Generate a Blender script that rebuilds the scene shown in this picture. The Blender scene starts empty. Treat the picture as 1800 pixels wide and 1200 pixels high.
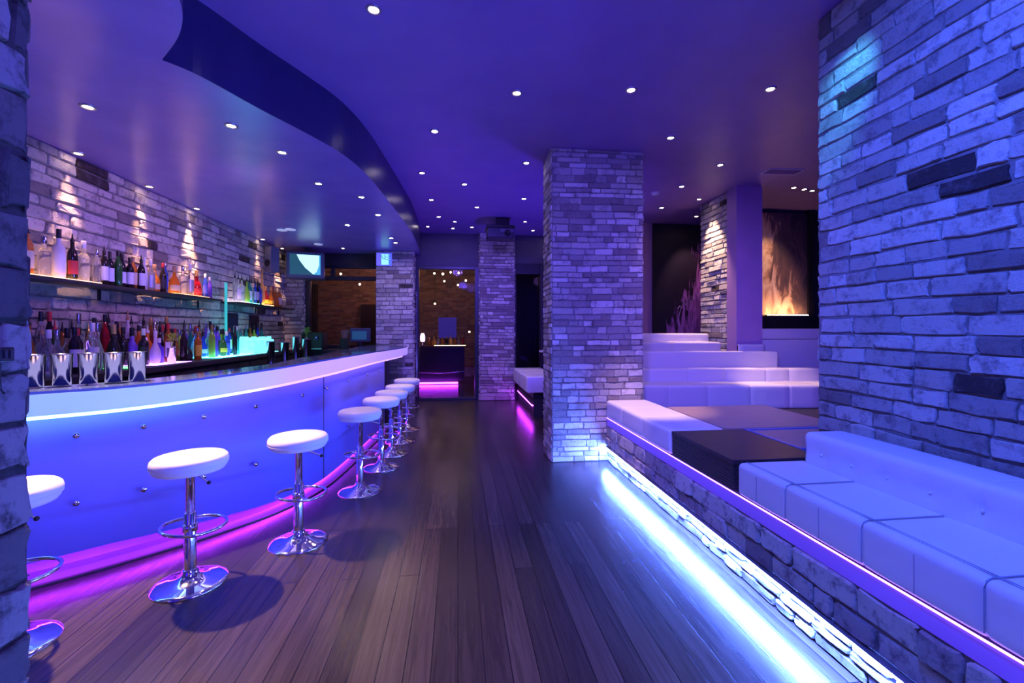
import bpy, bmesh, math, random
from mathutils import Vector, Matrix
R = math.radians
S = bpy.context.scene
COL = S.collection

# ------------------------------------------------------------------ camera
cam_d = bpy.data.cameras.new('camera')
cam = bpy.data.objects.new('camera', cam_d)
COL.objects.link(cam)
cam_d.sensor_width = 36
cam_d.lens = 15.6
cam_d.shift_y = -20 / 1800
cam_d.clip_start = 0.02
cam.location = (0, 0, 1.5)
cam.rotation_euler = (R(90), 0, -R(6.944))
S.camera = cam

# ------------------------------------------------------------------ world, exposure
S.view_settings.view_transform = 'Standard'
S.view_settings.look = 'None'
S.view_settings.exposure = 0.0
S.view_settings.gamma = 1.0
S.view_settings.use_curve_mapping = False
W_ = bpy.data.worlds.new('violet_ambient')  # added violet ambient, fills the room through its open rear
S.world = W_
W_.use_nodes = True
bg = W_.node_tree.nodes['Background']
bg.inputs[0].default_value = (0.055, 0.02, 1.0, 1)
bg.inputs[1].default_value = 1.0


# ------------------------------------------------------------------ added wash lights
def aim(o, target):
    o.rotation_euler = (Vector(target) - o.location).to_track_quat('-Z', 'Y').to_euler()


def spot(name, loc, target, power, color, size=60, blend=0.5, radius=0.04):
    d = bpy.data.lights.new(name, 'SPOT')
    d.energy = power
    d.color = color
    d.spot_size = R(size)
    d.spot_blend = blend
    d.shadow_soft_size = radius
    o = bpy.data.objects.new(name, d)
    COL.objects.link(o)
    o.location = loc
    aim(o, target)
    return o


# added colour washes without fixtures, filling the bar, walls, pillars and lounge
spot('wash_bar', (0.6, 0.1, 3.3), (-1.7, 3.6, 0.5), 320, (0.11, 0.085, 1.0), 95, 1.0, 0.2)
spot('wash_seating', (0.75, 0.9, 3.45), (2.35, 1.7, 1.2), 620, (0.055, 0.115, 1.0), 120, 1.0, 0.12)
spot('wash_near_pillar', (1.6, -0.9, 2.6), (-0.85, 0.7, 1.4), 260, (0.22, 0.13, 1.0), 60, 1.0, 0.15)
spot('fill_far_ceiling', (1.9, 6.3, 0.65), (0.2, 7.6, 3.57), 230, (0.13, 0.05, 1.0), 130, 1.0, 0.1)  # added unseen fill behind the pillar, turns the far ceiling bluer
spot('wash_pillar', (0.2, 1.2, 3.3), (1.6, 4.9, 1.4), 620, (0.14, 0.085, 1.0), 80, 1.0, 0.15)
spot('wash_far', (0.0, 5.6, 3.3), (0.3, 9.6, 1.0), 430, (0.17, 0.085, 1.0), 85, 1.0, 0.15)
spot('wash_lounge', (2.9, 3.2, 3.3), (3.4, 5.9, 0.7), 135, (0.40, 0.19, 1.0), 95, 1.0, 0.15)
spot('wash_bar_wall', (-1.6, 4.6, 2.9), (-3.5, 5.4, 1.7), 85, (0.72, 0.26, 0.80), 120, 1.0, 0.15)


# ------------------------------------------------------------------ materials
def pbr(name, color, rough=0.5, metal=0.0, emit=None, es=0.0, trans=0.0, coat=0.0, spec=0.5, ior=1.45):
    m = bpy.data.materials.new(name)
    m.use_nodes = True
    b = m.node_tree.nodes['Principled BSDF']
    b.inputs['Base Color'].default_value = (*color, 1)
    b.inputs['Roughness'].default_value = rough
    b.inputs['Metallic'].default_value = metal
    b.inputs['Specular IOR Level'].default_value = spec
    b.inputs['IOR'].default_value = ior
    b.inputs['Transmission Weight'].default_value = trans
    b.inputs['Coat Weight'].default_value = coat
    if emit:
        b.inputs['Emission Color'].default_value = (*emit, 1)
        b.inputs['Emission Strength'].default_value = es
    return m


def nd(m, t, **kw):
    n = m.node_tree.nodes.new(t)
    for k, v in kw.items():
        setattr(n, k, v)
    return n


def lk(m, a, b):
    m.node_tree.links.new(a, b)


def ramp(m, stops, interp='LINEAR'):
    n = nd(m, 'ShaderNodeValToRGB')
    cr = n.color_ramp
    cr.interpolation = interp
    while len(cr.elements) < len(stops):
        cr.elements.new(0.5)
    for e, (p, c) in zip(cr.elements, stops):
        e.position = p
        e.color = (*c, 1)
    return n


def bsdf(m):
    return m.node_tree.nodes['Principled BSDF']


def brick_mat(name, stops, dirt=(0.06, 0.05, 0.06), dirt_amt=0.55, bump=0.6, scale=1.0):
    m = pbr(name, (0.5, 0.5, 0.5), 0.8)
    b = bsdf(m)
    g = nd(m, 'ShaderNodeNewGeometry')
    rp = ramp(m, stops, 'CONSTANT')
    lk(m, g.outputs['Random Per Island'], rp.inputs[0])
    tc = nd(m, 'ShaderNodeTexCoord')
    n1 = nd(m, 'ShaderNodeTexNoise')
    n1.inputs['Scale'].default_value = 9 * scale
    n1.inputs['Detail'].default_value = 9
    n1.inputs['Roughness'].default_value = 0.72
    lk(m, tc.outputs['Object'], n1.inputs['Vector'])
    r2 = ramp(m, [(0.50, (0, 0, 0)), (0.66, (1, 1, 1))])
    lk(m, n1.outputs['Fac'], r2.inputs[0])
    mul = nd(m, 'ShaderNodeMath', operation='MULTIPLY')
    mul.inputs[1].default_value = dirt_amt
    lk(m, r2.outputs[0], mul.inputs[0])
    mx = nd(m, 'ShaderNodeMix', data_type='RGBA')
    lk(m, mul.outputs[0], mx.inputs[0])
    lk(m, rp.outputs[0], mx.inputs[6])
    mx.inputs[7].default_value = (*dirt, 1)
    lk(m, mx.outputs[2], b.inputs['Base Color'])
    n2 = nd(m, 'ShaderNodeTexNoise')
    n2.inputs['Scale'].default_value = 42 * scale
    n2.inputs['Detail'].default_value = 8
    n2.inputs['Roughness'].default_value = 0.7
    lk(m, tc.outputs['Object'], n2.inputs['Vector'])
    ad = nd(m, 'ShaderNodeMath', operation='ADD')
    lk(m, n1.outputs['Fac'], ad.inputs[0])
    lk(m, n2.outputs['Fac'], ad.inputs[1])
    bp = nd(m, 'ShaderNodeBump')
    bp.inputs['Strength'].default_value = bump
    bp.inputs['Distance'].default_value = 0.02
    lk(m, ad.outputs[0], bp.inputs['Height'])
    lk(m, bp.outputs[0], b.inputs['Normal'])
    return m


WHITE_STOPS = [(0.0, (0.62, 0.60, 0.58)), (0.22, (0.5, 0.48, 0.47)), (0.42, (0.7, 0.68, 0.66)), (0.62, (0.40, 0.38, 0.38)),
               (0.76, (0.27, 0.24, 0.24)), (0.84, (0.56, 0.53, 0.5)), (0.965, (0.05, 0.035, 0.04))]
PILLAR_STOPS = [(0.0, (0.42, 0.40, 0.39)), (0.25, (0.66, 0.63, 0.6)), (0.36, (0.32, 0.29, 0.29)), (0.55, (0.50, 0.47, 0.45)),
                (0.72, (0.24, 0.2, 0.2)), (0.9, (0.62, 0.6, 0.58))]
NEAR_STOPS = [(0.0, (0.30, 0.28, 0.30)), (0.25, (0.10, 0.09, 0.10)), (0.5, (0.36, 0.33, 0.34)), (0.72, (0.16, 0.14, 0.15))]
WARM_STOPS = [(0.0, (0.32, 0.16, 0.10)), (0.3, (0.24, 0.12, 0.08)), (0.6, (0.38, 0.2, 0.13)), (0.85, (0.2, 0.1, 0.07))]
M_white_brick = brick_mat('whitewashed_brick', WHITE_STOPS, dirt=(0.16, 0.13, 0.15), dirt_amt=0.75, bump=0.9, scale=1.5)
M_pillar_brick = brick_mat('pillar_brick', PILLAR_STOPS, dirt=(0.14, 0.11, 0.12), dirt_amt=0.65)
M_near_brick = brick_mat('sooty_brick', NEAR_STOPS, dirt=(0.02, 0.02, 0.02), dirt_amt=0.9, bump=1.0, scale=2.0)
M_warm_brick = brick_mat('red_brick', WARM_STOPS, dirt_amt=0.4)
M_stone = brick_mat('rough_stone', [(0.0, (0.62, 0.58, 0.55)), (0.35, (0.45, 0.4, 0.4)), (0.6, (0.7, 0.66, 0.62)), (0.85, (0.3, 0.25, 0.27))],
                    dirt=(0.10, 0.05, 0.08), dirt_amt=0.8, bump=1.0, scale=1.6)
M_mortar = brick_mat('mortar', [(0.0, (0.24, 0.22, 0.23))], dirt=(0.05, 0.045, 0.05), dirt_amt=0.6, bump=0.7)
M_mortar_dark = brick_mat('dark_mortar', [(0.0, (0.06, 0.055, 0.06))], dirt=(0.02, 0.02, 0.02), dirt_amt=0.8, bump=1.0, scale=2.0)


def plank_mat():
    m = pbr('dark_oak_planks', (0.05, 0.03, 0.02), 0.3, coat=0.0)
    b = bsdf(m)
    tc = nd(m, 'ShaderNodeTexCoord')
    sp = nd(m, 'ShaderNodeSeparateXYZ')
    lk(m, tc.outputs['Object'], sp.inputs[0])
    cb = nd(m, 'ShaderNodeCombineXYZ')
    lk(m, sp.outputs['Y'], cb.inputs[0])
    lk(m, sp.outputs['X'], cb.inputs[1])
    br = nd(m, 'ShaderNodeTexBrick', offset=0.37, offset_frequency=3, squash=1.0)
    br.inputs['Scale'].default_value = 1.0
    br.inputs['Brick Width'].default_value = 1.7
    br.inputs['Row Height'].default_value = 0.118
    br.inputs['Mortar Size'].default_value = 0.0028
    br.inputs['Mortar Smooth'].default_value = 0.1
    br.inputs['Color1'].default_value = (0.027, 0.020, 0.022, 1)
    br.inputs['Color2'].default_value = (0.066, 0.048, 0.047, 1)
    br.inputs['Mortar'].default_value = (0.006, 0.004, 0.005, 1)
    lk(m, cb.outputs[0], br.inputs['Vector'])
    mp = nd(m, 'ShaderNodeMapping')
    mp.inputs['Scale'].default_value = (38, 1.6, 1)
    lk(m, tc.outputs['Object'], mp.inputs[0])
    # shift the grain from plank to plank
    nz = nd(m, 'ShaderNodeTexNoise')
    nz.inputs['Scale'].default_value = 1.0
    nz.inputs['Detail'].default_value = 7
    nz.inputs['Roughness'].default_value = 0.65
    nz.inputs['Distortion'].default_value = 1.1
    lk(m, mp.outputs[0], nz.inputs['Vector'])
    gr = ramp(m, [(0.3, (0.62, 0.62, 0.62)), (0.7, (1.3, 1.27, 1.25))])
    lk(m, nz.outputs['Fac'], gr.inputs[0])
    mx = nd(m, 'ShaderNodeMix', data_type='RGBA', blend_type='MULTIPLY')
    mx.inputs[0].default_value = 1.0
    lk(m, br.outputs['Color'], mx.inputs[6])
    lk(m, gr.outputs[0], mx.inputs[7])
    lk(m, mx.outputs[2], b.inputs['Base Color'])
    rr = nd(m, 'ShaderNodeMapRange')
    rr.inputs['To Min'].default_value = 0.15
    rr.inputs['To Max'].default_value = 0.31
    lk(m, nz.outputs['Fac'], rr.inputs['Value'])
    lk(m, rr.outputs[0], b.inputs['Roughness'])
    hs = nd(m, 'ShaderNodeMath', operation='MULTIPLY_ADD')
    hs.inputs[1].default_value = -1.2
    lk(m, br.outputs['Fac'], hs.inputs[0])
    lk(m, nz.outputs['Fac'], hs.inputs[2])
    bp = nd(m, 'ShaderNodeBump')
    bp.inputs['Strength'].default_value = 0.22
    bp.inputs['Distance'].default_value = 0.004
    lk(m, hs.outputs[0], bp.inputs['Height'])
    lk(m, bp.outputs[0], b.inputs['Normal'])
    return m


def grain_mat(name, c1, c2, rough, scale=(3, 40, 40), coat=0.0):
    m = pbr(name, c1, rough, coat=coat)
    b = bsdf(m)
    tc = nd(m, 'ShaderNodeTexCoord')
    mp = nd(m, 'ShaderNodeMapping')
    mp.inputs['Scale'].default_value = scale
    lk(m, tc.outputs['Object'], mp.inputs[0])
    nz = nd(m, 'ShaderNodeTexNoise')
    nz.inputs['Scale'].default_value = 1.0
    nz.inputs['Detail'].default_value = 6
    nz.inputs['Distortion'].default_value = 0.8
    lk(m, mp.outputs[0], nz.inputs['Vector'])
    rp = ramp(m, [(0.3, c1), (0.7, c2)])
    lk(m, nz.outputs['Fac'], rp.inputs[0])
    lk(m, rp.outputs[0], b.inputs['Base Color'])
    bp = nd(m, 'ShaderNodeBump')
    bp.inputs['Strength'].default_value = 0.15
    bp.inputs['Distance'].default_value = 0.003
    lk(m, nz.outputs['Fac'], bp.inputs['Height'])
    lk(m, bp.outputs[0], b.inputs['Normal'])
    return m


def leather_mat(name, color, rough=0.45):
    m = pbr(name, color, rough)
    b = bsdf(m)
    tc = nd(m, 'ShaderNodeTexCoord')
    n1 = nd(m, 'ShaderNodeTexNoise')
    n1.inputs['Scale'].default_value = 5
    n1.inputs['Detail'].default_value = 3
    lk(m, tc.outputs['Object'], n1.inputs['Vector'])
    vo = nd(m, 'ShaderNodeTexVoronoi')
    vo.inputs['Scale'].default_value = 260
    lk(m, tc.outputs['Object'], vo.inputs['Vector'])
    ad = nd(m, 'ShaderNodeMath', operation='MULTIPLY_ADD')
    ad.inputs[1].default_value = 0.03
    lk(m, vo.outputs['Distance'], ad.inputs[0])
    lk(m, n1.outputs['Fac'], ad.inputs[2])
    bp = nd(m, 'ShaderNodeBump')
    bp.inputs['Strength'].default_value = 0.25
    bp.inputs['Distance'].default_value = 0.02
    lk(m, ad.outputs[0], bp.inputs['Height'])
    lk(m, bp.outputs[0], b.inputs['Normal'])
    return m


def noise_color(m, c1, c2, scale=3.0):
    b = bsdf(m)
    tc = nd(m, 'ShaderNodeTexCoord')
    n1 = nd(m, 'ShaderNodeTexNoise')
    n1.inputs['Scale'].default_value = scale
    n1.inputs['Detail'].default_value = 4
    lk(m, tc.outputs['Object'], n1.inputs['Vector'])
    rp = ramp(m, [(0.35, c1), (0.65, c2)])
    lk(m, n1.outputs['Fac'], rp.inputs[0])
    lk(m, rp.outputs[0], b.inputs['Base Color'])
    return m


M_floor = plank_mat()
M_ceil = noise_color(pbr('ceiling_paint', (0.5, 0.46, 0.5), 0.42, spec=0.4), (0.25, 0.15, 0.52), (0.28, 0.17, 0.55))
M_soffit = noise_color(pbr('gloss_ceiling', (0.5, 0.5, 0.55), 0.26, spec=0.6), (0.24, 0.17, 0.56), (0.27, 0.19, 0.60))
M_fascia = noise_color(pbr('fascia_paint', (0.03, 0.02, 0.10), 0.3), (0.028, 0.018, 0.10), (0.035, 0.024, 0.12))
M_header = noise_color(pbr('header_paint', (0.10, 0.08, 0.14), 0.5), (0.05, 0.04, 0.08), (0.06, 0.05, 0.09))
M_paint = noise_color(pbr('violet_wall_paint', (0.4, 0.36, 0.45), 0.6), (0.40, 0.24, 0.46), (0.43, 0.26, 0.49))
M_dark = noise_color(pbr('dark_paint', (0.03, 0.03, 0.04), 0.5), (0.025, 0.022, 0.03), (0.04, 0.035, 0.045))
M_black = pbr('black_plastic', (0.012, 0.012, 0.016), 0.35)
M_frame = pbr('dark_metal_frame', (0.03, 0.03, 0.045), 0.35, metal=0.3)
M_chrome = pbr('chrome', (0.86, 0.86, 0.88), 0.07, metal=1.0)
M_steel = pbr('steel', (0.5, 0.5, 0.55), 0.16, metal=1.0)
M_white_leather = leather_mat('white_leather', (0.78, 0.77, 0.78), 0.42)
M_lounge = leather_mat('pale_upholstery', (0.66, 0.64, 0.68), 0.5)
M_seam = pbr('seam', (0.36, 0.35, 0.42), 0.7)
M_dark_wood = grain_mat('dark_table_wood', (0.020, 0.016, 0.022), (0.055, 0.044, 0.052), 0.38, (3, 60, 60))
M_brown_top = grain_mat('brown_table_top', (0.34, 0.25, 0.24), (0.42, 0.31, 0.29), 0.4, (3, 30, 30))
M_glass = pbr('window_glass', (0.9, 0.92, 1.0), 0.02, trans=1.0, ior=1.1)
M_lens = pbr('lamp_lens', (1, 1, 1), 0.4, emit=(1.0, 0.80, 0.78), es=50)
M_lens_hot = pbr('bright_lamp_lens', (1, 1, 1), 0.4, emit=(1.0, 0.74, 0.56), es=450)
M_lens_warm = pbr('warm_lamp_lens', (1, 1, 1), 0.4, emit=(1.0, 0.66, 0.42), es=50)
M_ring = pbr('lamp_trim', (0.55, 0.52, 0.58), 0.25, metal=0.8)
M_plinth = noise_color(pbr('plinth_laminate', (0.3, 0.26, 0.4), 0.4), (0.11, 0.09, 0.2), (0.13, 0.10, 0.22))
M_panel = pbr('frosted_panel', (0.24, 0.22, 0.85), 0.42)
M_top = pbr('counter_glass', (0.10, 0.15, 0.40), 0.12, coat=0.6)
M_led_white = pbr('led_white', (1, 1, 1), 0.5, emit=(0.09, 0.19, 1.0), es=1250)
M_led_violet = pbr('led_violet', (0.5, 0.2, 0.9), 0.5, emit=(0.36, 0.16, 1.0), es=7)
M_band_glow = pbr('violet_band_glow', (0.45, 0.3, 0.8), 0.4, emit=(0.10, 0.010, 0.60), es=0.22)  # glow put into the material, stands for strip light falling on the band
M_led_magenta = pbr('led_magenta', (1, 0.2, 1), 0.5, emit=(0.50, 0.03, 1.0), es=46)


def edge_mat(name, s_near, s_far):
    m = pbr(name, (0.6, 0.6, 0.75), 0.35)
    b = bsdf(m)
    g = nd(m, 'ShaderNodeNewGeometry')
    sp = nd(m, 'ShaderNodeSeparateXYZ')
    lk(m, g.outputs['Position'], sp.inputs[0])
    mr = nd(m, 'ShaderNodeMapRange')
    mr.inputs['From Min'].default_value = 2.2
    mr.inputs['From Max'].default_value = 8.2
    lk(m, sp.outputs['Y'], mr.inputs['Value'])
    rp = ramp(m, [(0.0, (0.10, 0.42, 1.0)), (0.20, (0.16, 0.42, 1.0)), (0.30, (0.78, 0.36, 1.0)), (0.5, (0.8, 0.42, 1.0)), (1.0, (0.5, 0.34, 1.0))])
    lk(m, mr.outputs[0], rp.inputs[0])
    lk(m, rp.outputs[0], b.inputs['Emission Color'])
    mr2 = nd(m, 'ShaderNodeMapRange')
    mr2.inputs['From Min'].default_value = 0.12
    mr2.inputs['From Max'].default_value = 0.27
    mr2.inputs['To Min'].default_value = s_near
    mr2.inputs['To Max'].default_value = s_far
    lk(m, mr.outputs[0], mr2.inputs['Value'])
    lk(m, mr2.outputs[0], b.inputs['Emission Strength'])
    return m


M_edge = edge_mat('lit_counter_edge', 0.72, 0.62)
M_edge_led = edge_mat('counter_led', 9, 1.3)


# ------------------------------------------------------------------ mesh helpers
class MB:
    def __init__(s):
        s.v, s.f, s.mi, s.sm = [], [], [], []

    def add(s, verts, faces, mi=0, smooth=False):
        o = len(s.v)
        s.v += [tuple(v) for v in verts]
        for f in faces:
            s.f.append(tuple(o + i for i in f))
            s.mi.append(mi)
            s.sm.append(smooth)
        return s

    def box(s, x0, y0, z0, x1, y1, z1, mi=0, b=0.0):
        if b <= 0:
            vs = [(x, y, z) for z in (z0, z1) for y in (y0, y1) for x in (x0, x1)]
            fs = [(0, 2, 3, 1), (4, 5, 7, 6), (0, 1, 5, 4), (2, 6, 7, 3), (0, 4, 6, 2), (1, 3, 7, 5)]
            return s.add(vs, fs, mi)
        bm = bmesh.new()
        bmesh.ops.create_cube(bm, size=1)
        for v in bm.verts:
            v.co = Vector((x0 + (v.co.x + .5) * (x1 - x0), y0 + (v.co.y + .5) * (y1 - y0), z0 + (v.co.z + .5) * (z1 - z0)))
        bmesh.ops.bevel(bm, geom=bm.edges[:], offset=b, segments=3, affect='EDGES', profile=0.5)
        bm.verts.index_update()
        s.add([v.co for v in bm.verts], [[v.index for v in f.verts] for f in bm.faces], mi, False)
        bm.free()
        return s

    def lathe(s, prof, n=24, mi=0, c=(0, 0, 0), smooth=True, cap=True):
        vs = []
        for r, z in prof:
            for k in range(n):
                a = 2 * math.pi * k / n
                vs.append((c[0] + r * math.cos(a), c[1] + r * math.sin(a), c[2] + z))
        fs = []
        for i in range(len(prof) - 1):
            for k in range(n):
                k2 = (k + 1) % n
                fs.append((i * n + k, i * n + k2, (i + 1) * n + k2, (i + 1) * n + k))
        s.add(vs, fs, mi, smooth)
        if cap:
            s.add(vs[:n], [tuple(range(n))[::-1]], mi)
            s.add(vs[-n:], [tuple(range(n))], mi)
        return s

    def tube(s, pts, r, n=10, mi=0, closed=False):
        pts = [Vector(p) for p in pts]
        m = len(pts)
        vs, fs = [], []
        for i, p in enumerate(pts):
            if closed:
                t = pts[(i + 1) % m] - pts[i - 1]
            else:
                t = pts[min(i + 1, m - 1)] - pts[max(i - 1, 0)]
            t.normalize()
            up = Vector((0, 0, 1)) if abs(t.z) < 0.9 else Vector((1, 0, 0))
            a = t.cross(up).normalized()
            bb = t.cross(a)
            for k in range(n):
                th = 2 * math.pi * k / n
                vs.append(p + a * (r * math.cos(th)) + bb * (r * math.sin(th)))
        for i in range(m if closed else m - 1):
            j = (i + 1) % m
            for k in range(n):
                k2 = (k + 1) % n
                fs.append((i * n + k, i * n + k2, j * n + k2, j * n + k))
        s.add(vs, fs, mi, True)
        if not closed:
            s.add(vs[:n], [tuple(range(n))], mi)
            s.add(vs[-n:], [tuple(range(n))[::-1]], mi)
        return s

    def ball(s, c, r, mi=0, n=12, sz=1.0):
        prof = [(max(1e-4, r * math.sin(math.pi * i / 8)), -r * sz * math.cos(math.pi * i / 8)) for i in range(9)]
        return s.lathe(prof, n, mi, c, True, False)

    def loft(s, rings, mi=0, smooth=True, closed_ring=True, caps=True):
        n = len(rings[0])
        vs = [p for r in rings for p in r]
        fs = []
        for i in range(len(rings) - 1):
            for k in range(n if closed_ring else n - 1):
                k2 = (k + 1) % n
                fs.append((i * n + k, i * n + k2, (i + 1) * n + k2, (i + 1) * n + k))
        s.add(vs, fs, mi, smooth)
        if caps and closed_ring:
            s.add(rings[0], [tuple(range(n))[::-1]], mi)
            s.add(rings[-1], [tuple(range(n))], mi)
        return s

    def build(s, name, mats, parent=None, loc=None):
        me = bpy.data.meshes.new(name)
        me.from_pydata(s.v, [], s.f)
        if not isinstance(mats, (list, tuple)):
            mats = [mats]
        for m in mats:
            me.materials.append(m)
        me.polygons.foreach_set('material_index', s.mi)
        me.polygons.foreach_set('use_smooth', s.sm)
        bm = bmesh.new()
        bm.from_mesh(me)
        bmesh.ops.recalc_face_normals(bm, faces=bm.faces)
        bm.to_mesh(me)
        bm.free()
        me.update()
        o = bpy.data.objects.new(name, me)
        COL.objects.link(o)
        if parent:
            o.parent = parent
        if loc:
            o.location = loc
        return o


def thing(name, label, cat, loc=(0, 0, 0), rz=0.0, group=None):
    o = bpy.data.objects.new(name, None)
    o.empty_display_size = 0.1
    COL.objects.link(o)
    o.location = loc
    o.rotation_euler = (0, 0, rz)
    return tag(o, label, cat, group)


def tag(o, label, cat, group=None):
    o['label'] = label
    o['category'] = cat
    if group:
        o['group'] = group
    return o


def struct(o, label=None):
    o['kind'] = 'structure'
    if label:
        o['label'] = label
    return o


def copy_tree(o, parent=None):
    c = o.copy()
    COL.objects.link(c)
    if parent:
        c.parent = parent
        c.matrix_parent_inverse = o.matrix_parent_inverse.copy()
    for ch in list(o.children):
        copy_tree(ch, c)
    return c


ORD = ['', 'first', 'second', 'third', 'fourth', 'fifth', 'sixth', 'seventh', 'eighth', 'ninth', 'tenth', 'eleventh', 'twelfth',
       'thirteenth', 'fourteenth', 'fifteenth', 'sixteenth', 'seventeenth', 'eighteenth', 'nineteenth', 'twentieth',
       'twenty-first', 'twenty-second', 'twenty-third', 'twenty-fourth', 'twenty-fifth', 'twenty-sixth', 'twenty-seventh',
       'twenty-eighth', 'twenty-ninth', 'thirtieth']


def brick_face(mb, O, U, N, w, h, course=(0.07, 0.105), length=(0.13, 0.38), depth=0.018, gap=0.012, seed=1, mi=1, wave=0.008, rnd=0.5, z0=0.0, clip=None):
    """lays courses of irregular bricks on a vertical face; O = lower corner, U = along, N = outward"""
    rg = random.Random(seed)
    O, U, N = Vector(O), Vector(U).normalized(), Vector(N).normalized()
    Z = Vector((0, 0, 1))
    z = 0.0
    ph = rg.uniform(0, 6)
    while z < h - 0.02:
        ch = min(rg.uniform(*course), h - z)
        if h - z - ch < course[0] * 0.6:
            ch = h - z
        x = -rg.uniform(0, length[1] * 0.6)
        while x < w:
            L = rg.uniform(*length)
            if rg.random() < 0.15:
                L *= 0.55
            a, b = max(0, x), min(w, x + L)
            x += L
            if b - a < 0.03:
                continue
            if clip and clip(a, b, z, z + ch):
                continue
            g = gap * rg.uniform(0.5, 1.3)
            a0, b0 = a + g / 2, b - g / 2
            c0, c1 = z + g / 2, z + ch - g / 2
            if c1 - c0 < 0.015:
                continue
            d = depth * rg.uniform(0.45, 1.25)
            rr = min((b0 - a0), (c1 - c0)) * rg.uniform(0.06, 0.06 + 0.34 * rnd)
            # outline, 12 points, rounded corners, wobbling edges
            j = lambda s: rg.uniform(-s, s)
            jt = min(0.006, (c1 - c0) * 0.07)
            mx_, my_ = (a0 + b0) / 2, (c0 + c1) / 2
            P = [(a0 + rr, c0), (mx_ + j(.02), c0 + j(jt)), (b0 - rr, c0), (b0 - rr * .3, c0 + rr * .3), (b0, c0 + rr), (b0 + j(jt), my_),
                 (b0, c1 - rr), (b0 - rr * .3, c1 - rr * .3), (b0 - rr, c1), (mx_ + j(.02), c1 + j(jt)), (a0 + rr, c1), (a0 + rr * .3, c1 - rr * .3),
                 (a0, c1 - rr), (a0 + j(jt), my_), (a0, c0 + rr), (a0 + rr * .3, c0 + rr * .3)]
            P = [(px + j(jt), py + j(jt)) for px, py in P]
            P = [(min(max(px, 0), w), min(max(py, 0), h)) for px, py in P]
            n = len(P)
            tilt = j(0.10)
            tl2 = j(0.03)

            def pt(px, py, dd):
                wz = wave * math.sin(px * 2.1 + ph + py) if 0.05 < py < h - 0.05 else 0
                return O + U * px + Z * (py + wz) + N * dd
            r0 = [pt(px, py, -0.004) for px, py in P]
            ins = 0.003 + d * 0.22
            r1, r2 = [], []
            for px, py in P:
                dd = d + (py - my_) * tilt + (px - mx_) * tl2
                k1 = 1 - 0.002 / max(0.02, (c1 - c0))
                r1.append(pt(mx_ + (px - mx_) * (1 - 0.004 / max(.03, b0 - a0)), my_ + (py - my_) * (1 - 0.006 / max(.02, c1 - c0)), dd * 0.7))
                r2.append(pt(mx_ + (px - mx_) * (1 - 2 * ins / max(.05, b0 - a0)), my_ + (py - my_) * (1 - 2 * ins / max(.04, c1 - c0)), dd + j(d * 0.12)))
            mb.loft([r0, r1], mi, False, True, False)
            o = len(mb.v) - n
            mb.v += [tuple(p) for p in r2]
            for k in range(n):
                k2 = (k + 1) % n
                mb.f.append((o + k, o + k2, o + n + k2, o + n + k))
                mb.mi.append(mi)
                mb.sm.append(False)
            mb.f.append(tuple(range(o + n, o + 2 * n)))
            mb.mi.append(mi)
            mb.sm.append(False)
        z += ch
    return mb


def brick_box(name, x0, y0, z0, x1, y1, z1, mats, sides='FLRB', seed=1, **kw):
    mb = MB()
    mb.box(x0, y0, z0, x1, y1, z1, 0)
    h = z1 - z0
    if 'F' in sides:
        brick_face(mb, (x0, y0, z0), (1, 0, 0), (0, -1, 0), x1 - x0, h, seed=seed, **kw)
    if 'B' in sides:
        brick_face(mb, (x0, y1, z0), (1, 0, 0), (0, 1, 0), x1 - x0, h, seed=seed + 1, **kw)
    if 'L' in sides:
        brick_face(mb, (x0, y0, z0), (0, 1, 0), (-1, 0, 0), y1 - y0, h, seed=seed + 2, **kw)
    if 'R' in sides:
        brick_face(mb, (x1, y0, z0), (0, 1, 0), (1, 0, 0), y1 - y0, h, seed=seed + 3, **kw)
    return struct(mb.build(name, mats))


def catmull(P, n=8):
    P = [Vector(p) for p in P]
    out = []
    for i in range(len(P) - 1):
        p0, p1, p2, p3 = P[max(i - 1, 0)], P[i], P[i + 1], P[min(i + 2, len(P) - 1)]
        for k in range(n):
            t = k / n
            out.append(0.5 * ((2 * p1) + (p2 - p0) * t + (2 * p0 - 5 * p1 + 4 * p2 - p3) * t * t + (3 * p1 - p0 - 3 * p2 + p3) * t ** 3))
    out.append(P[-1])
    return out


# ================================================================== SETTING
CZ, SZ = 3.57, 3.10           # main ceiling, lowered ceiling over the bar
struct(MB().box(-6, -3, -0.08, 9, 16, 0).build('floor', M_floor))
struct(MB().box(-6, -3, CZ, 9, 16, CZ + 0.1).build('ceiling', M_ceil))

# lowered ceiling with its wavy fascia
so = catmull([(-3.9, -0.6, 0), (-2.6, -0.2, 0), (-1.7, 0.5, 0), (-1.3, 1.2, 0), (-1.25, 1.85, 0), (-1.33, 2.3, 0), (-1.48, 2.58, 0), (-1.74, 2.86, 0)], 6)
so += catmull([(-1.74, 2.86, 0), (-1.61, 3.02, 0), (-1.42, 3.42, 0), (-1.22, 3.79, 0), (-1.04, 4.2, 0), (-0.93, 4.75, 0), (-0.86, 5.57, 0), (-0.79, 6.6, 0), (-0.75, 7.4, 0), (-0.75, 8.4, 0), (-0.78, 9.62, 0)], 6)[1:]
so += [Vector((-3.9, 9.62, 0))]
mb = MB()
n = len(so)
mb.add([(p.x, p.y, SZ) for p in so], [tuple(range(n))], 0)
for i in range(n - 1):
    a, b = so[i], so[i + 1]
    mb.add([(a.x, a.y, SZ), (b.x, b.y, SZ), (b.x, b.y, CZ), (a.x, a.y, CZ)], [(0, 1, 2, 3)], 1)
struct(mb.build('ceiling_soffit', [M_soffit, M_fascia]), 'lowered glossy ceiling over the bar with a wavy edge')

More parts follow.
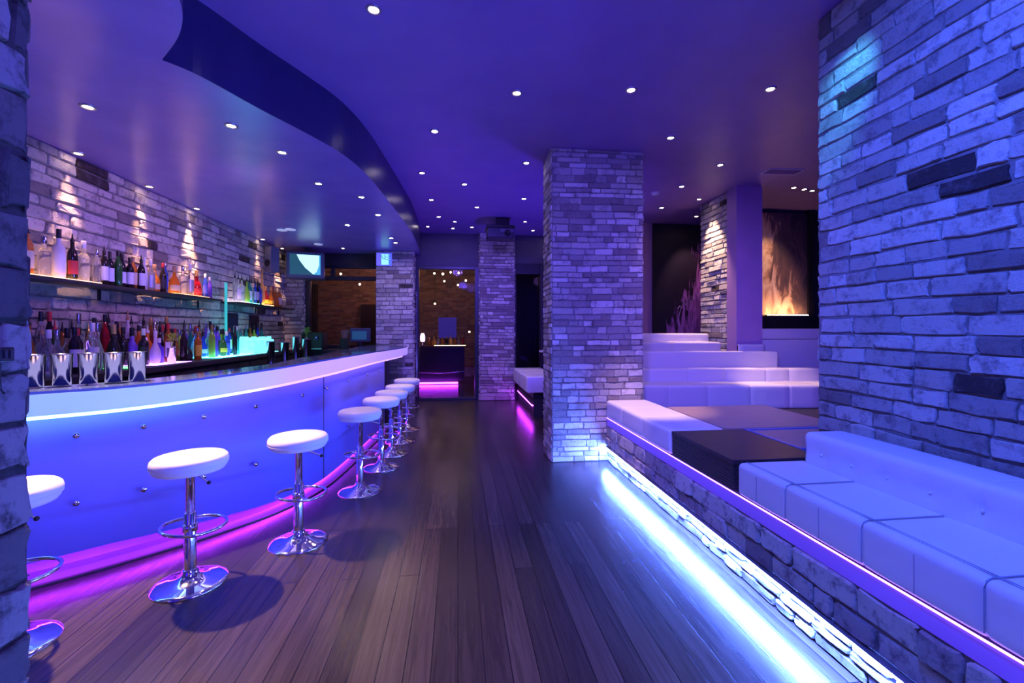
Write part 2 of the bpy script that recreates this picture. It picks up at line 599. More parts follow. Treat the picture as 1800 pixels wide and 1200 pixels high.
# back-bar wall
mb = MB()
mb.box(-3.75, -0.6, 0, -3.52, 9.7, SZ + 0.3, 0)
brick_face(mb, (-3.52, 2.2, 0.9), (0, 1, 0), (1, 0, 0), 7.4, SZ - 0.9, course=(0.075, 0.125), length=(0.16, 0.42), depth=0.024, seed=11)
struct(mb.build('wall_left', [M_mortar, M_white_brick]), 'whitewashed brick wall behind the bar shelves')

# right wall
mb = MB()
mb.box(2.40, -3, 0, 2.62, 2.70, CZ, 0)
brick_face(mb, (2.40, -1.2, 0.45), (0, 1, 0), (-1, 0, 0), 3.9, CZ - 0.45, course=(0.084, 0.104), length=(0.17, 0.33), depth=0.013, gap=0.011, seed=23, rnd=0.15)
brick_face(mb, (2.40, 2.70, 0.45), (1, 0, 0), (0, 1, 0), 0.22, CZ - 0.45, seed=24)
struct(mb.build('wall_right', [M_mortar, M_white_brick]), 'whitewashed brick wall beside the white sofa')

# near left pillar
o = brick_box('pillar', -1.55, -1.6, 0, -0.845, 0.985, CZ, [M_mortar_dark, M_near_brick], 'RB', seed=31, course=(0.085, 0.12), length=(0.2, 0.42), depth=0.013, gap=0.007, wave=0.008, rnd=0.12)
o['label'] = 'dark rough brick pillar beside the camera'
o = brick_box('pillar', 1.06, 4.95, 0, 2.14, 5.42, CZ, [M_mortar, M_pillar_brick], 'FLRB', seed=41, course=(0.052, 0.085), length=(0.10, 0.30), depth=0.012, gap=0.009, rnd=0.35)
o['label'] = 'big brick pillar at the end of the lit bench'
o = brick_box('pillar', 0.46, 9.45, 0, 1.20, 9.95, CZ, [M_mortar, M_pillar_brick], 'FLR', seed=51, course=(0.05, 0.09), length=(0.12, 0.4), depth=0.02)
o['label'] = 'far brick pillar beside the glass door'
o = brick_box('pillar', -1.64, 9.2, 0, -0.90, 9.6, SZ, [M_mortar, M_white_brick], 'FR', seed=61, course=(0.07, 0.10), length=(0.16, 0.4), depth=0.015)
o['label'] = 'brick pillar at the far end of the bar'

# raised lounge platform with its stone riser
mb = MB()
mb.box(1.72, -1.6, 0, 8.2, 4.95, 0.50, 0)
mb.box(2.14, 4.95, 0, 8.2, 8.6, 0.50, 0)
mb.box(1.705, -1.6, 0.178, 1.72, 4.95, 0.405, 1)
brick_face(mb, (1.705, -0.6, 0.178), (0, 1, 0), (-1, 0, 0), 5.55, 0.225, course=(0.07, 0.12), length=(0.14, 0.4), depth=0.02, gap=0.01, seed=71, mi=2, rnd=0.6)
brick_face(mb, (1.72, -0.6, 0.0), (0, 1, 0), (-1, 0, 0), 5.55, 0.17, course=(0.045, 0.075), length=(0.08, 0.34), depth=0.024, gap=0.008, seed=72, mi=2, rnd=0.9, wave=0.004)
struct(mb.build('platform', [M_dark, M_mortar, M_stone]), 'raised lounge platform with a rough stone riser')

led = thing('led_strip', 'glowing white light strip low along the stone riser of the lounge', 'light strip', (1.69, 2.2, 0.165))
MB().box(-0.026, -3.0, 0.0, -0.010, 2.72, 0.010).build('strip_face', M_led_white, led)
MB().box(-0.028, -3.0, 0.010, 0.014, 2.72, 0.0135).build('profile', M_ring, led)
led = thing('led_strip', 'violet light strip running under the white bench and sofa', 'light strip', (1.70, 2.2, 0.405))
MB().box(0.0, -3.0, 0.0, 0.03, 2.73, 0.08).build('strip_face', M_band_glow, led)  # plain band below the strip, its lit look comes from the material
MB().box(-0.008, -3.0, 0.086, 0.0, 2.73, 0.091).build('lamp', M_led_violet, led)

# back partition between the bar and the next room
brick_box('wall_back', -3.52, 9.55, 0, -3.13, 9.7, SZ, [M_mortar, M_white_brick], 'FR', seed=81, depth=0.015)['label'] = 'brick strip at the far left end of the bar'
struct(MB().box(-3.13, 9.6, 0, -1.64, 9.7, 1.13).box(-3.13, 9.6, 2.84, -1.64, 9.7, SZ).build('trim_1', M_dark), 'dark panels above and below the bar window')
mb = MB()
for b in [(-3.13, 9.58, 1.13, -3.03, 9.7, 2.84), (-3.03, 9.58, 1.13, -1.64, 9.7, 1.19), (-3.03, 9.58, 2.54, -1.64, 9.7, 2.62), (-3.03, 9.58, 2.79, -1.64, 9.7, 2.84),
          (-2.62, 9.58, 2.62, -2.54, 9.7, 2.79)]:
    mb.box(*b, b=0.006)
w = struct(mb.build('window_1', M_frame), 'dark framed window behind the bar')
MB().box(-3.03, 9.645, 1.19, -1.64, 9.652, 2.54).box(-2.54, 9.645, 2.62, -1.64, 9.652, 2.79).build('pane', M_glass, w)
mb = MB()
for b in [(-0.90, 9.55, 0, -0.82, 9.7, 2.86), (0.36, 9.55, 0, 0.46, 9.7, 2.86), (-0.82, 9.56, 2.80, 0.36, 9.7, 2.86), (-0.82, 9.6, 0, 0.36, 9.66, 0.05)]:
    mb.box(*b, b=0.006)
d = struct(mb.build('door_1', M_frame), 'tall glass door at the end of the aisle')
MB().box(-0.82, 9.63, 0.05, 0.36, 9.638, 2.80).build('pane', M_glass, d)
MB().tube([(-0.86, 9.50, 0.1), (-0.86, 9.50, 2.3)], 0.016, 10).tube([(-0.86, 9.50, 0.2), (-0.86, 9.56, 0.2)], 0.01, 8).tube([(-0.86, 9.50, 2.2), (-0.86, 9.56, 2.2)], 0.01, 8).build('handle', M_steel, d)
struct(MB().box(-0.92, 9.6, 2.86, 0.46, 9.75, CZ).box(1.20, 9.6, 2.95, 2.4, 9.75, CZ).build('trim_2', M_header), 'violet header over the glass door')
mb = MB()
for b in [(1.20, 9.56, 0.5, 1.26, 9.7, 2.95), (1.78, 9.5, 0, 2.5, 9.7, 2.95), (1.26, 9.56, 2.72, 1.78, 9.7, 2.95), (1.26, 9.56, 0.5, 1.78, 9.7, 0.62)]:
    mb.box(*b, b=0.006)
w = struct(mb.build('window_2', M_frame), 'dark window between the two brick pillars')
MB().box(1.26, 9.63, 0.62, 1.78, 9.637, 2.72).build('pane', M_glass, w)
struct(MB().box(1.2, 9.6, 0, 1.78, 9.7, 0.5).build('trim_3', M_dark), 'dark panel under the far window')

# the next room
mb = MB()
mb.box(-7, 14.4, 0, 4, 14.6, CZ, 0)
brick_face(mb, (-6, 14.4, 0.3), (1, 0, 0), (0, -1, 0), 8.4, 3.2, course=(0.07, 0.085), length=(0.2, 0.26), depth=0.012, gap=0.012, seed=91, rnd=0.2)
struct(mb.build('wall_far', [M_mortar, M_warm_brick]), 'red brick wall of the room behind the glass')
struct(MB().box(-6.1, 9.7, 0, -6.0, 14.4, CZ).build('wall_far_left', M_dark))
struct(MB().box(2.5, 8.6, 0, 2.6, 14.4, CZ).build('wall_far_right', M_dark))
struct(MB().box(-6.0, 9.65, 0, -3.5, 9.75, CZ).build('wall_divider', M_dark))

# lounge walls
struct(MB().box(2.3, 8.2, 0.5, 8.2, 8.4, CZ).build('wall_lounge_back', M_paint), 'violet wall at the back of the lounge')
struct(MB().box(7.2, 2.0, 0, 7.4, 8.2, CZ).build('wall_lounge_right', M_dark))
struct(MB().box(4.44, 7.05, 0.5, 7.2, 7.2, CZ).build('wall_picture', M_dark), 'dark wall behind the lit picture')
o = struct(MB().box(3.96, 5.92, 0.5, 4.36, 6.15, CZ).build('pillar', M_paint))
o['label'] = 'smooth violet pillar in the lounge'
o = brick_box('wall_lounge_brick', 4.02, 6.151, 0.5, 4.3, 6.95, CZ, [M_mortar, M_white_brick], 'LB', seed=101, course=(0.06, 0.10), length=(0.14, 0.36), depth=0.022)
o['label'] = 'brick return wall behind the violet pillar, lit by a warm spot'


# ================================================================== UPHOLSTERY
def upholstered(name, parent, L, x0, x1, z0, z1, seams=(), tufts=(), r=0.045, step=0.03, mat=None, axis='y', bulge=0.006, seamdep=0.007, face='x0'):
    """cushion of length L along local y; section in local x/z; seams = grooves around it, tufts = buttoned dimples"""
    m = 6
    sec = []
    cs = [(x0 + r, z0 + r, 180), (x1 - r, z0 + r, 270), (x1 - r, z1 - r, 0), (x0 + r, z1 - r, 90)]
    for q, (cx, cz, a0) in enumerate(cs):
        for k in range(5):
            a = R(a0 + 90 * k / 4)
            sec.append((cx + r * math.cos(a), cz + r * math.sin(a), math.cos(a), math.sin(a)))
        cx2, cz2, _ = cs[(q + 1) % 4]
        na = R(a0 + 90)
        p0 = (cx + r * math.cos(na), cz + r * math.sin(na))
        p1 = (cx2 + r * math.cos(na), cz2 + r * math.sin(na))
        for k in range(1, m):
            t = k / m
            sec.append((p0[0] + (p1[0] - p0[0]) * t, p0[1] + (p1[1] - p0[1]) * t, math.cos(na), math.sin(na)))
    ys = set([0.0, L])
    y = step
    while y < L:
        ys.add(round(y, 4))
        y += step
    for s in seams:
        for d in (-0.014, -0.006, 0, 0.006, 0.014):
            if 0 < s + d < L:
                ys.add(round(s + d, 4))
    for d in (0.004, 0.012, 0.025):
        ys.add(d)
        ys.add(L - d)
    ys = sorted(ys)
    edges = [0.0] + sorted(seams) + [L]
    rings = []
    cxm, czm = (x0 + x1) / 2, (z0 + z1) / 2
    for y in ys:
        e = min(y, L - y)
        endin = 0.014 * (1 - min(1, e / 0.025)) ** 2
        sd = min([abs(y - s) for s in seams] or [9])
        gd = seamdep * max(0, 1 - sd / 0.014)
        for a, b in zip(edges, edges[1:]):
            if a <= y <= b:
                t = (y - a) / max(1e-6, b - a)
                bl = bulge * (1 - (2 * t - 1) ** 4)
                break
        ring = []
        for (x, z, nx, nz) in sec:
            off = -endin - gd + bl * (0.5 + 0.5 * max(nz, -nx))
            if nx < -0.9 or nz > 0.9:
                for (ty, tz) in tufts:
                    if nx < -0.9:
                        d2 = (y - ty) ** 2 + (z - tz) ** 2
                        off -= 0.017 * math.exp(-d2 / (2 * 0.026 ** 2)) + 0.00035 * math.exp(-((z - tz) ** 2) / (2 * 0.02 ** 2))
            px, pz = x + nx * off, z + nz * off
            ring.append((px, y, max(pz, z0)))
        rings.append(ring)
    mb = MB()
    mb.loft(rings, 0, True, True, True)
    return mb.build(name, mat or M_white_leather, parent)


# white sofa against the right wall
sofa = thing('sofa', 'long white tufted leather sofa against the right brick wall', 'sofa', (0, -0.5, 0.5))
upholstered('seat', sofa, 3.02, 1.69, 2.14, 0.0, 0.195, seams=[0.42, 0.86, 1.30, 1.74, 2.18, 2.62], r=0.028, bulge=0.003, seamdep=0.004)
mb = MB()
for yy in [0.42, 0.86, 1.30, 1.74, 2.18, 2.62]:
    mb.tube([(1.6895, yy, 0.02), (1.6895, yy, 0.165), (1.698, yy, 0.188), (1.72, yy, 0.1965), (2.085, yy, 0.1975)], 0.0026, 6)
for yy in [0.2, 0.64, 1.08, 1.52, 1.96, 2.40, 2.84]:
    mb.tube([(1.686, yy, 0.02), (1.686, yy, 0.165)], 0.0015, 6)
for xx in (1.735, 1.748):
    mb.tube([(xx, 0.02, 0.1985), (xx, 3.0, 0.1985)], 0.0018, 6)
mb.build('seat_piping', M_seam, sofa)
tf = [(0.25 + 0.2 * k, 0.27) for k in range(14)]
upholstered('backrest', sofa, 2.97, 2.09, 2.350, 0.15, 0.385, seams=[1.1, 2.05], tufts=tf, r=0.032, bulge=0.003, seamdep=0.003)
b0 = None
for (ty, tz) in tf:
    if b0 is None:
        b0 = MB().ball((0, 0, 0), 0.007, n=8).build('button', M_white_leather, sofa)
        bb_ = b0
    else:
        bb_ = b0.copy()
        COL.objects.link(bb_)
        bb_.parent = sofa
    bb_.location = (2.104, ty, tz)

# white bench between the dark table and the pillar
bench = thing('bench', 'white leather bench between the big brick pillar and dark table', 'bench', (0, 3.385, 0.5))
upholstered('seat', bench, 1.545, 1.69, 2.165, 0.0, 0.195, seams=[0.55, 1.05], r=0.028, bulge=0.003, seamdep=0.004)
MB().box(1.75, 0.03, 0.0, 2.14, 1.5, 0.01).build('base', M_dark, bench)

# low tables
t = thing('low_table', 'dark wood block table between the white sofa and bench', 'table', (0, 2.56, 0.5))
MB().box(1.69, 0, 0.165, 2.30, 0.80, 0.195, b=0.004).build('top', M_dark_wood, t)
mb = MB()
for k in range(9):
    mb.box(1.694, 0.004, 0.002 + k * 0.018, 2.29, 0.796, 0.018 + k * 0.018, b=0.003)
mb.build('body', M_dark_wood, t)
t = thing('low_table', 'dark framed low table sunk behind the dark wood block table', 'table', (0, 2.76, 0.5))
M_blue_edge = pbr('blue_edge', (0.10, 0.16, 0.5), 0.3)
MB().box(2.34, 0.03, 0.165, 3.3, 0.58, 0.187, b=0.003).build('top', M_brown_top, t)
mb = MB()
mb.box(2.315, 0, 0, 2.34, 0.61, 0.195).box(3.3, 0, 0, 3.325, 0.61, 0.195).box(2.34, 0, 0, 3.3, 0.03, 0.195).box(2.34, 0.58, 0, 3.3, 0.61, 0.195)
mb.build('frame', M_blue_edge, t)
t = thing('low_table', 'wide brown topped low table beside the white bench', 'table', (0, 3.40, 0.5))
MB().box(2.18, 0, 0.155, 3.27, 1.02, 0.195, b=0.006).build('top', M_brown_top, t)
MB().box(2.21, 0.03, 0, 3.24, 0.99, 0.155, b=0.004).build('body', M_dark_wood, t)

# tiered lounge seating behind
def tier(name, label, loc, rz, L, parts, group=None):
    t = thing(name, label, 'sofa', loc, rz, group)
    for nm, x0, x1, z0, z1, seams in parts:
        o = upholstered(nm, t, L, -x1, -x0, z0, z1, seams=seams, r=min(0.03, (z1 - z0) / 3), mat=M_lounge, step=0.12, bulge=0.004)
    return t


# local y runs to the right in the picture, local +x faces the aisle
RZ = R(-90)
tier('lounge_sofa', 'long pale lounge sofa with a stitched low backrest facing the tables', (2.2, 5.42, 0.5), RZ + R(-5.5), 2.75,
     [('seat', -0.06, 0.42, 0.0, 0.30, [0.45, 0.95, 1.5, 2.0, 2.4]), ('backrest', 0.36, 0.52, 0.27, 0.475, [0.35, 0.87, 1.40, 1.95, 2.27])])
tier('lounge_bench', 'plain pale upholstered ledge behind the lounge sofa backrest', (2.3, 5.97, 0.5), RZ + R(-5.5), 2.2,
     [('seat', 0.0, 0.06, 0.0, 0.70, [])])
tier('lounge_sofa', 'topmost pale lounge sofa under the dark mural', (2.25, 6.42, 0.5), RZ + R(-3), 1.68,
     [('seat', -0.1, 0.30, 0.0, 0.82, [0.95]), ('backrest', 0.26, 0.45, 0.7, 0.945, [])])
tier('lounge_bench', 'short pale block at the foot of the violet pillar', (3.96, 5.915, 0.5), RZ, 0.41,
     [('seat', -0.04, 0.0, 0.0, 0.80, [])])
o = thing('lounge_screen', 'tall pale upholstered panel below the lit picture', 'panel', (4.40, 6.05, 0.5), RZ + R(-4))
upholstered('lower_pad', o, 1.25, -0.12, 0.05, 0.0, 0.86, r=0.02, mat=M_lounge, step=0.2, bulge=0.002)
upholstered('upper_pad', o, 1.25, -0.12, 0.04, 0.865, 1.02, r=0.02, mat=M_lounge, step=0.2, bulge=0.002)

# far lounge bench behind the big pillar
struct(MB().box(1.28, 7.45, 0, 2.5, 9.5, 0.30).build('platform', M_dark), 'far low platform under the second bench')
fb = thing('bench', 'far white bench behind the big brick pillar', 'bench', (0, 7.5, 0.30))
upholstered('seat', fb, 1.85, 1.17, 1.75, 0.12, 0.40, seams=[0.6, 1.2], r=0.03, step=0.1)
MB().box(1.30, 0.1, 0.0, 1.7, 1.75, 0.12).build('base', M_frame, fb)
led = thing('led_strip', 'magenta light strip on the floor under the far white bench', 'light strip', (1.27, 8.4, 0.2))
MB().box(-0.012, -0.9, 0.0, 0.004, 0.95, 0.02).build('lamp', M_led_magenta, led)
MB().box(-0.014, -0.9, 0.021, 0.008, 0.95, 0.026).build('profile', M_ring, led)
ft = thing('side_table', 'small dark table standing behind the far white bench', 'table', (1.95, 9.1, 0.30))
MB().lathe([(0.0001, 0.74), (0.27, 0.74), (0.275, 0.75), (0.275, 0.765), (0.27, 0.775), (0.0001, 0.775)], 24, cap=False).build('table_top', M_lounge, ft)
MB().lathe([(0.03, 0.0), (0.03, 0.74)], 14).build('leg', M_chrome, ft)
MB().lathe([(0.2, 0.0), (0.2, 0.012), (0.05, 0.03), (0.03, 0.05)], 24).build('foot', M_chrome, ft)

# ================================================================== BAR STOOLS
def make_stool():
    t = thing('bar_stool', 'x', 'stool')
    MB().lathe([(0.0001, 0.668), (0.15, 0.668), (0.176, 0.674), (0.187, 0.690), (0.190, 0.705)], 40, cap=False).build('seat_pan', M_white_leather, t)
    s = MB().lathe([(0.188, 0.705), (0.1955, 0.712), (0.1965, 0.728), (0.192, 0.745), (0.180, 0.757), (0.150, 0.764), (0.08, 0.767), (0.0001, 0.768)], 40, cap=False).build('seat', M_white_leather, t)
    MB().tube([(0.1925 * math.cos(a * math.pi / 20), 0.1925 * math.sin(a * math.pi / 20), 0.7075) for a in range(40)], 0.0035, 8, closed=True).build('piping', M_white_leather, s)
    MB().lathe([(0.025, 0.36), (0.025, 0.64), (0.06, 0.655), (0.09, 0.664), (0.09, 0.668)], 20).build('gas_lift', M_chrome, t)
    MB().lathe([(0.032, 0.03), (0.032, 0.42), (0.029, 0.425), (0.026, 0.426)], 20).build('column', M_chrome, t)
    MB().lathe([(0.192, 0.0), (0.194, 0.004), (0.192, 0.009), (0.17, 0.016), (0.12, 0.026), (0.075, 0.040), (0.05, 0.058), (0.042, 0.075), (0.040, 0.088), (0.032, 0.092)], 44).build('base', M_chrome, t)
    mb = MB()
    pts = []
    for k in range(28):
        a = 2 * math.pi * k / 28
        pts.append((0.155 * math.cos(a) , 0.02 + 0.165 * math.sin(a), 0.335 + (0.02 if math.sin(a) < 0 else 0.0) * -math.sin(a)))
    mb.tube(pts, 0.0095, 10, closed=True)
    mb.tube([(0.03, 0, 0.335), (0.153, 0.02, 0.335)], 0.008, 8).tube([(-0.03, 0, 0.335), (-0.153, 0.02, 0.335)], 0.008, 8)
    mb.lathe([(0.033, 0.312), (0.039, 0.314), (0.039, 0.356), (0.033, 0.358)], 20)
    mb.build('foot_ring', M_chrome, t)
    lv = MB().tube([(0.0, 0.0, 0.655), (0.06, 0.04, 0.652), (0.13, 0.075, 0.640), (0.165, 0.095, 0.632)], 0.005, 8).build('lever', M_chrome, t)
    MB().ball((0.172, 0.099, 0.629), 0.011).build('knob', M_black, lv)
    return t


stools = [
    ((-2.12, 2.37), 40, 'nearest white bar stool, half hidden behind the near pillar'),
    ((-1.575, 2.84), 25, 'largest fully visible white bar stool, in front of the cyan lit counter'),
    ((-1.12, 3.30), 35, 'white bar stool casting a round shadow, second fully visible from the pillar'),
    ((-0.905, 4.27), 50, 'white bar stool just past the joint of the bar front panels'),
    ((-0.83, 4.98), 20, 'white bar stool close behind the one at the panel joint'),
    ((-0.80, 5.52), 60, 'white bar stool third from the far end of the row'),
    ((-0.775, 6.12), 10, 'white bar stool second from the far end of the row'),
    ((-0.765, 6.85), 45, 'farthest white bar stool, at the end of the counter near the far pillar'),
]
proto = make_stool()
for i, ((x, y), rz, lab) in enumerate(stools):
    o = proto if i == 0 else copy_tree(proto)
    o.location = (x, y, 0)
    o.rotation_euler = (0, 0, R(-90 + rz))
    tag(o, lab, 'stool', 'white bar stools along the counter')

# ================================================================== BAR COUNTER
PC = [(-3.28, 2.45), (-3.15, 2.52), (-2.8, 2.72), (-2.47, 2.95), (-2.22, 3.14), (-1.97, 3.36), (-1.73, 3.61), (-1.5, 3.92), (-1.31, 4.42), (-1.22, 5.2), (-1.16, 6.05), (-1.10, 6.87), (-0.99, 7.95), (-1.0, 8.6), (-1.15, 9.15)]
ZT = [1.14, 1.14, 1.14, 1.14, 1.14, 1.15, 1.17, 1.195, 1.22, 1.22, 1.215, 1.205, 1.20, 1.20, 1.20]
PB = [(-3.46, 2.80), (-3.36, 2.85), (-3.0, 3.02), (-2.64, 3.2), (-2.37, 3.43), (-2.15, 3.72), (-1.92, 4.0), (-1.68, 4.25), (-1.58, 4.75), (-1.55, 5.3), (-1.65, 6.1), (-1.74, 6.95), (-1.76, 7.8), (-1.73, 8.6), (-1.68, 9.18)]
NS = 8
pc = catmull([(x, y, z) for (x, y), z in zip(PC, ZT)], NS)
pb = catmull([(x, y, z) for (x, y), z in zip(PB, ZT)], NS)


def normals(c):
    out = []
    for i in range(len(c)):
        t = c[min(i + 1, len(c) - 1)] - c[max(i - 1, 0)]
        t.z = 0
        t.normalize()
        out.append(Vector((t.y, -t.x, 0)))       # outward: to the aisle
    return out


pn = normals(pc)


def off(i, d, z):
    p = pc[i] + pn[i] * d
    return Vector((p.x, p.y, z))


bar = thing('bar_counter', 'long curved bar counter with glowing edge and blue front panels', 'bar counter', (-1.5, 4.0, 0))
BL = Vector((-1.5, 4.0, 0))
NP = len(pc)
TH = 0.145


def rel(rings):
    return [[tuple(Vector(p) - BL) for p in r] for r in rings]


mb = MB()
mb.loft(rel([[off(i, 0.045, pc[i].z - 0.016), off(i, 0.045, pc[i].z), Vector((pb[i].x, pb[i].y, pc[i].z)), Vector((pb[i].x, pb[i].y, pc[i].z - 0.016))] for i in range(NP)]), 0, False)
mb.build('countertop', M_top, bar)
mb = MB()
mb.loft(rel([[off(i, 0.0, pc[i].z - TH), off(i, 0.05, pc[i].z - TH), off(i, 0.052, pc[i].z - 0.0165), off(i, 0.0, pc[i].z - 0.0165)] for i in range(NP)]), 0, False)
mb.build('edge_fascia', M_edge, bar)
mb = MB()
mb.loft(rel([[off(i, 0.030, pc[i].z - TH - 0.020), off(i, 0.048, pc[i].z - TH - 0.020), off(i, 0.048, pc[i].z - TH - 0.001), off(i, 0.030, pc[i].z - TH - 0.001)] for i in range(2, 12 * NS)]), 0, False)
mb.build('light_strip', M_edge_led, bar)
J = 8 * NS + 1           # joint of the front panels
E_ = 11 * NS             # end of the panels


def zb(i):
    t = i / NS
    return 0.13 if t < 4 else max(0.06, 0.13 - 0.0175 * (t - 4))


for nm, a, b in (('front_panel', 0, J), ('front_panel', J, E_)):
    mb = MB()
    mb.loft(rel([[off(i, -0.03, zb(i)), off(i, 0.0, zb(i)), off(i, 0.0, pc[i].z - TH - 0.002), off(i, -0.03, pc[i].z - TH - 0.002)] for i in range(a, b + 1)]), 0, True)
    if b == J:
        for q in range(-4, 0):
            mb.v[q] = tuple(Vector(mb.v[q]).lerp(Vector(mb.v[q - 4]), 0.20))
    mb.build(nm, M_panel, bar)
mb = MB()
mb.loft(rel([[Vector((pb[i].x, pb[i].y, 0.0)), Vector((pb[i].x + 0.03, pb[i].y - 0.01, 0.0)), Vector((pb[i].x + 0.03, pb[i].y - 0.01, pc[i].z - 0.02)), Vector((pb[i].x, pb[i].y, pc[i].z - 0.02))] for i in range(NP)]), 0, False)
mb.build('back_panel', M_dark, bar)
mb = MB()
mb.loft(rel([[off(i, -0.32, 0.0), off(i, -0.28, 0.0), off(i, -0.28, pc[i].z - 0.15), off(i, -0.32, pc[i].z - 0.15)] for i in range(E_ - 2, NP)]), 0, False)
mb.build('end_panel', M_frame, bar)
mb = MB()
mb.loft(rel([[off(i, -0.14, 0.0), off(i, 0.045, 0.0), off(i, 0.045, 0.006), off(i, -0.02, 0.030), off(i, -0.08, 0.045), off(i, -0.14, zb(i) - 0.02)] for i in range(0, E_ + 1)]), 0, False)
mb.build('plinth', M_plinth, bar)
mb = MB()
mb.loft(rel([[off(i, 0.045, 0.0), off(i, 0.068, 0.0), off(i, 0.066, 0.010), off(i, 0.045, 0.012)] for i in range(0, E_ + 1)]), 0, False)
mb.build('floor_trim', pbr('floor_trim', (0.02, 0.01, 0.03), 0.5), bar)
mb = MB()
mb.loft(rel([[off(i, -0.046, zb(i) + 0.002), off(i, -0.046, zb(i) - 0.010), off(i, -0.032, zb(i) - 0.010), off(i, -0.032, zb(i) + 0.002)] for i in range(0, E_ + 1)]), 0, False)
mb.build('kick_light', M_led_magenta, bar)
ja, jb = off(J, 0.0, 0), off(J, 0.0, 0) - (pc[J] - pc[J - 1]).normalized() * 0.012
mb = MB()
jz = pc[J].z - TH - 0.004
mb.loft([[tuple(Vector((q.x, q.y, z)) + pn[J] * d - BL) for q, d in ((ja, -0.02), (ja, 0.0015), (jb, 0.0015), (jb, -0.02))] for z in (zb(J) + 0.002, jz)], 0, False)
mb.build('joint_strip', M_frame, bar)
# chrome studs in two rows
for tt in [2.0, 2.55, 3.55, 4.45, 5.5, 6.55, 7.45, 8.12, 8.9, 9.7, 10.5]:
    i = int(round(tt * NS))
    for z in (pc[i].z - 0.285, 0.44):
        a = math.atan2(pn[i].y, pn[i].x)
        q = Matrix.Translation(off(i, 0.0, z) - BL) @ Matrix.Rotation(a, 4, 'Z') @ Matrix.Rotation(R(90), 4, 'Y')
        m2 = MB().lathe([(0.007, 0.0), (0.007, 0.018), (0.016, 0.019), (0.0175, 0.023), (0.0175, 0.033), (0.015, 0.037), (0.0001, 0.038)], 16, cap=False)
        m2.v = [tuple(q @ Vector(v)) for v in m2.v]
        m2.build('stud', M_chrome, bar)

# steel cups on the near end of the counter
def cup(x, y, z, label):
    t = thing('steel_cup', label, 'cup', (x, y, z), 0, 'steel shaker cups on the counter')
    MB().lathe([(0.0001, 0.004), (0.042, 0.0), (0.045, 0.002), (0.053, 0.190), (0.055, 0.194), (0.055, 0.199), (0.052, 0.199), (0.050, 0.185), (0.043, 0.012), (0.0001, 0.01)], 28, cap=False).build('body', M_steel, t)
    MB().tube([(0.055 * math.cos(a * math.pi / 12), 0.055 * math.sin(a * math.pi / 12), 0.199) for a in range(24)], 0.0022, 6, closed=True).build('rim', M_steel, t)


for (x, y), lab in zip([(-2.72 + .098 * k, 3.03 + .074 * k) for k in range(6)],
                       ['steel shaker cup nearest the dark pillar', 'steel shaker cup second from the dark pillar', 'steel shaker cup third from the dark pillar',
                        'steel shaker cup fourth from the dark pillar', 'steel shaker cup next to last of the counter row', 'steel shaker cup at the far end of the counter row']):
    cup(x, y, 1.148, lab)

# ================================================================== BACK BAR
bb = thing('back_counter', 'dark back counter with bottles under the brick wall', 'counter', (-3.2, 5.8, 0))
MB().box(-0.275, -2.7, 1.09, 0.30, 2.75, 1.144, b=0.004).build('worktop', M_dark, bb)
MB().box(-0.275, -2.68, 0, 0.24, 2.73, 1.09).build('body', M_black, bb)
mb = MB()
for k in range(6):
    y = -2.65 + k * 0.9
    mb2 = MB().box(0.24, y, 0.12, 0.262, y + 0.86, 1.06, b=0.004)
    dr = mb2.build('door', M_dark, bb)
    MB().tube([(0.275, y + 0.78, 0.75), (0.275, y + 0.78, 0.95)], 0.006, 8).build('handle', M_steel, dr)

for nm, y0, y1, z, lab in (('bottle_shelf', 3.0, 6.62, 1.925, 'long dark upper shelf of bottles on the brick wall'), ('bottle_shelf', 7.05, 9.35, 1.925, 'shorter dark upper shelf of bottles at the far end')):
    t = thing(nm, lab, 'shelf', (-3.52, y0, z))
    MB().box(0.03, 0, -0.028, 0.27, y1 - y0, 0, b=0.003).build('board', M_dark, t)
    for k in range(3):
        yb = 0.15 + k * (y1 - y0 - 0.3) / 2
        MB().box(0.02, yb - 0.015, -0.03, 0.24, yb + 0.015, -0.028).box(0.02, yb - 0.015, -0.13, 0.035, yb + 0.015, -0.028).build('bracket', M_frame, t)

# lit trays the bottles stand on
def tray(label, x0, x1, y0, y1, z, emit, es, h=0.012):
    m = pbr('tray_glow', (0.8, 0.8, 0.8), 0.4, emit=emit, es=es)
    t = thing('light_tray', label, 'light', ((x0 + x1) / 2, (y0 + y1) / 2, z))
    hx, hy = (x1 - x0) / 2, (y1 - y0) / 2
    MB().box(-hx, -hy, 0, hx, hy, h * 0.5).build('frame', M_frame, t)
    MB().box(-hx + .006, -hy + .006, h * 0.5, hx - .006, hy - .006, h).build('glowing_top', m, t)


CT = 1.144
tray('green glowing tray among the near back counter bottles', -3.2, -2.96, 4.42, 4.62, CT, (0.10, 0.9, 0.15), 3)
tray('violet glowing tray under the back counter bottles', -3.3, -2.94, 4.75, 5.35, CT, (0.45, 0.20, 1.0), 4)
tray('cyan glowing tray under the far back counter bottles', -3.33, -2.94, 5.95, 7.75, CT, (0.10, 0.75, 1.0), 5)
tray('warm glowing tray under the first shelf bottles', -3.47, -3.27, 3.85, 4.55, 1.925, (1.0, 0.45, 0.16), 5)
tray('amber glowing tray under the squat bottles of the long shelf', -3.47, -3.27, 5.65, 6.35, 1.925, (1.0, 0.5, 0.12), 3)
tray('pink white glowing tray on the shorter shelf', -3.47, -3.27, 7.15, 7.50, 1.925, (1.0, 0.7, 0.95), 6)
tray('cyan green glowing tray on the shorter shelf', -3.47, -3.27, 7.52, 7.85, 1.925, (0.2, 0.9, 0.9), 5)
tray('gold glowing tray under the tall gold bottle', -3.47, -3.27, 8.12, 8.42, 1.925, (1.0, 0.62, 0.2), 9)

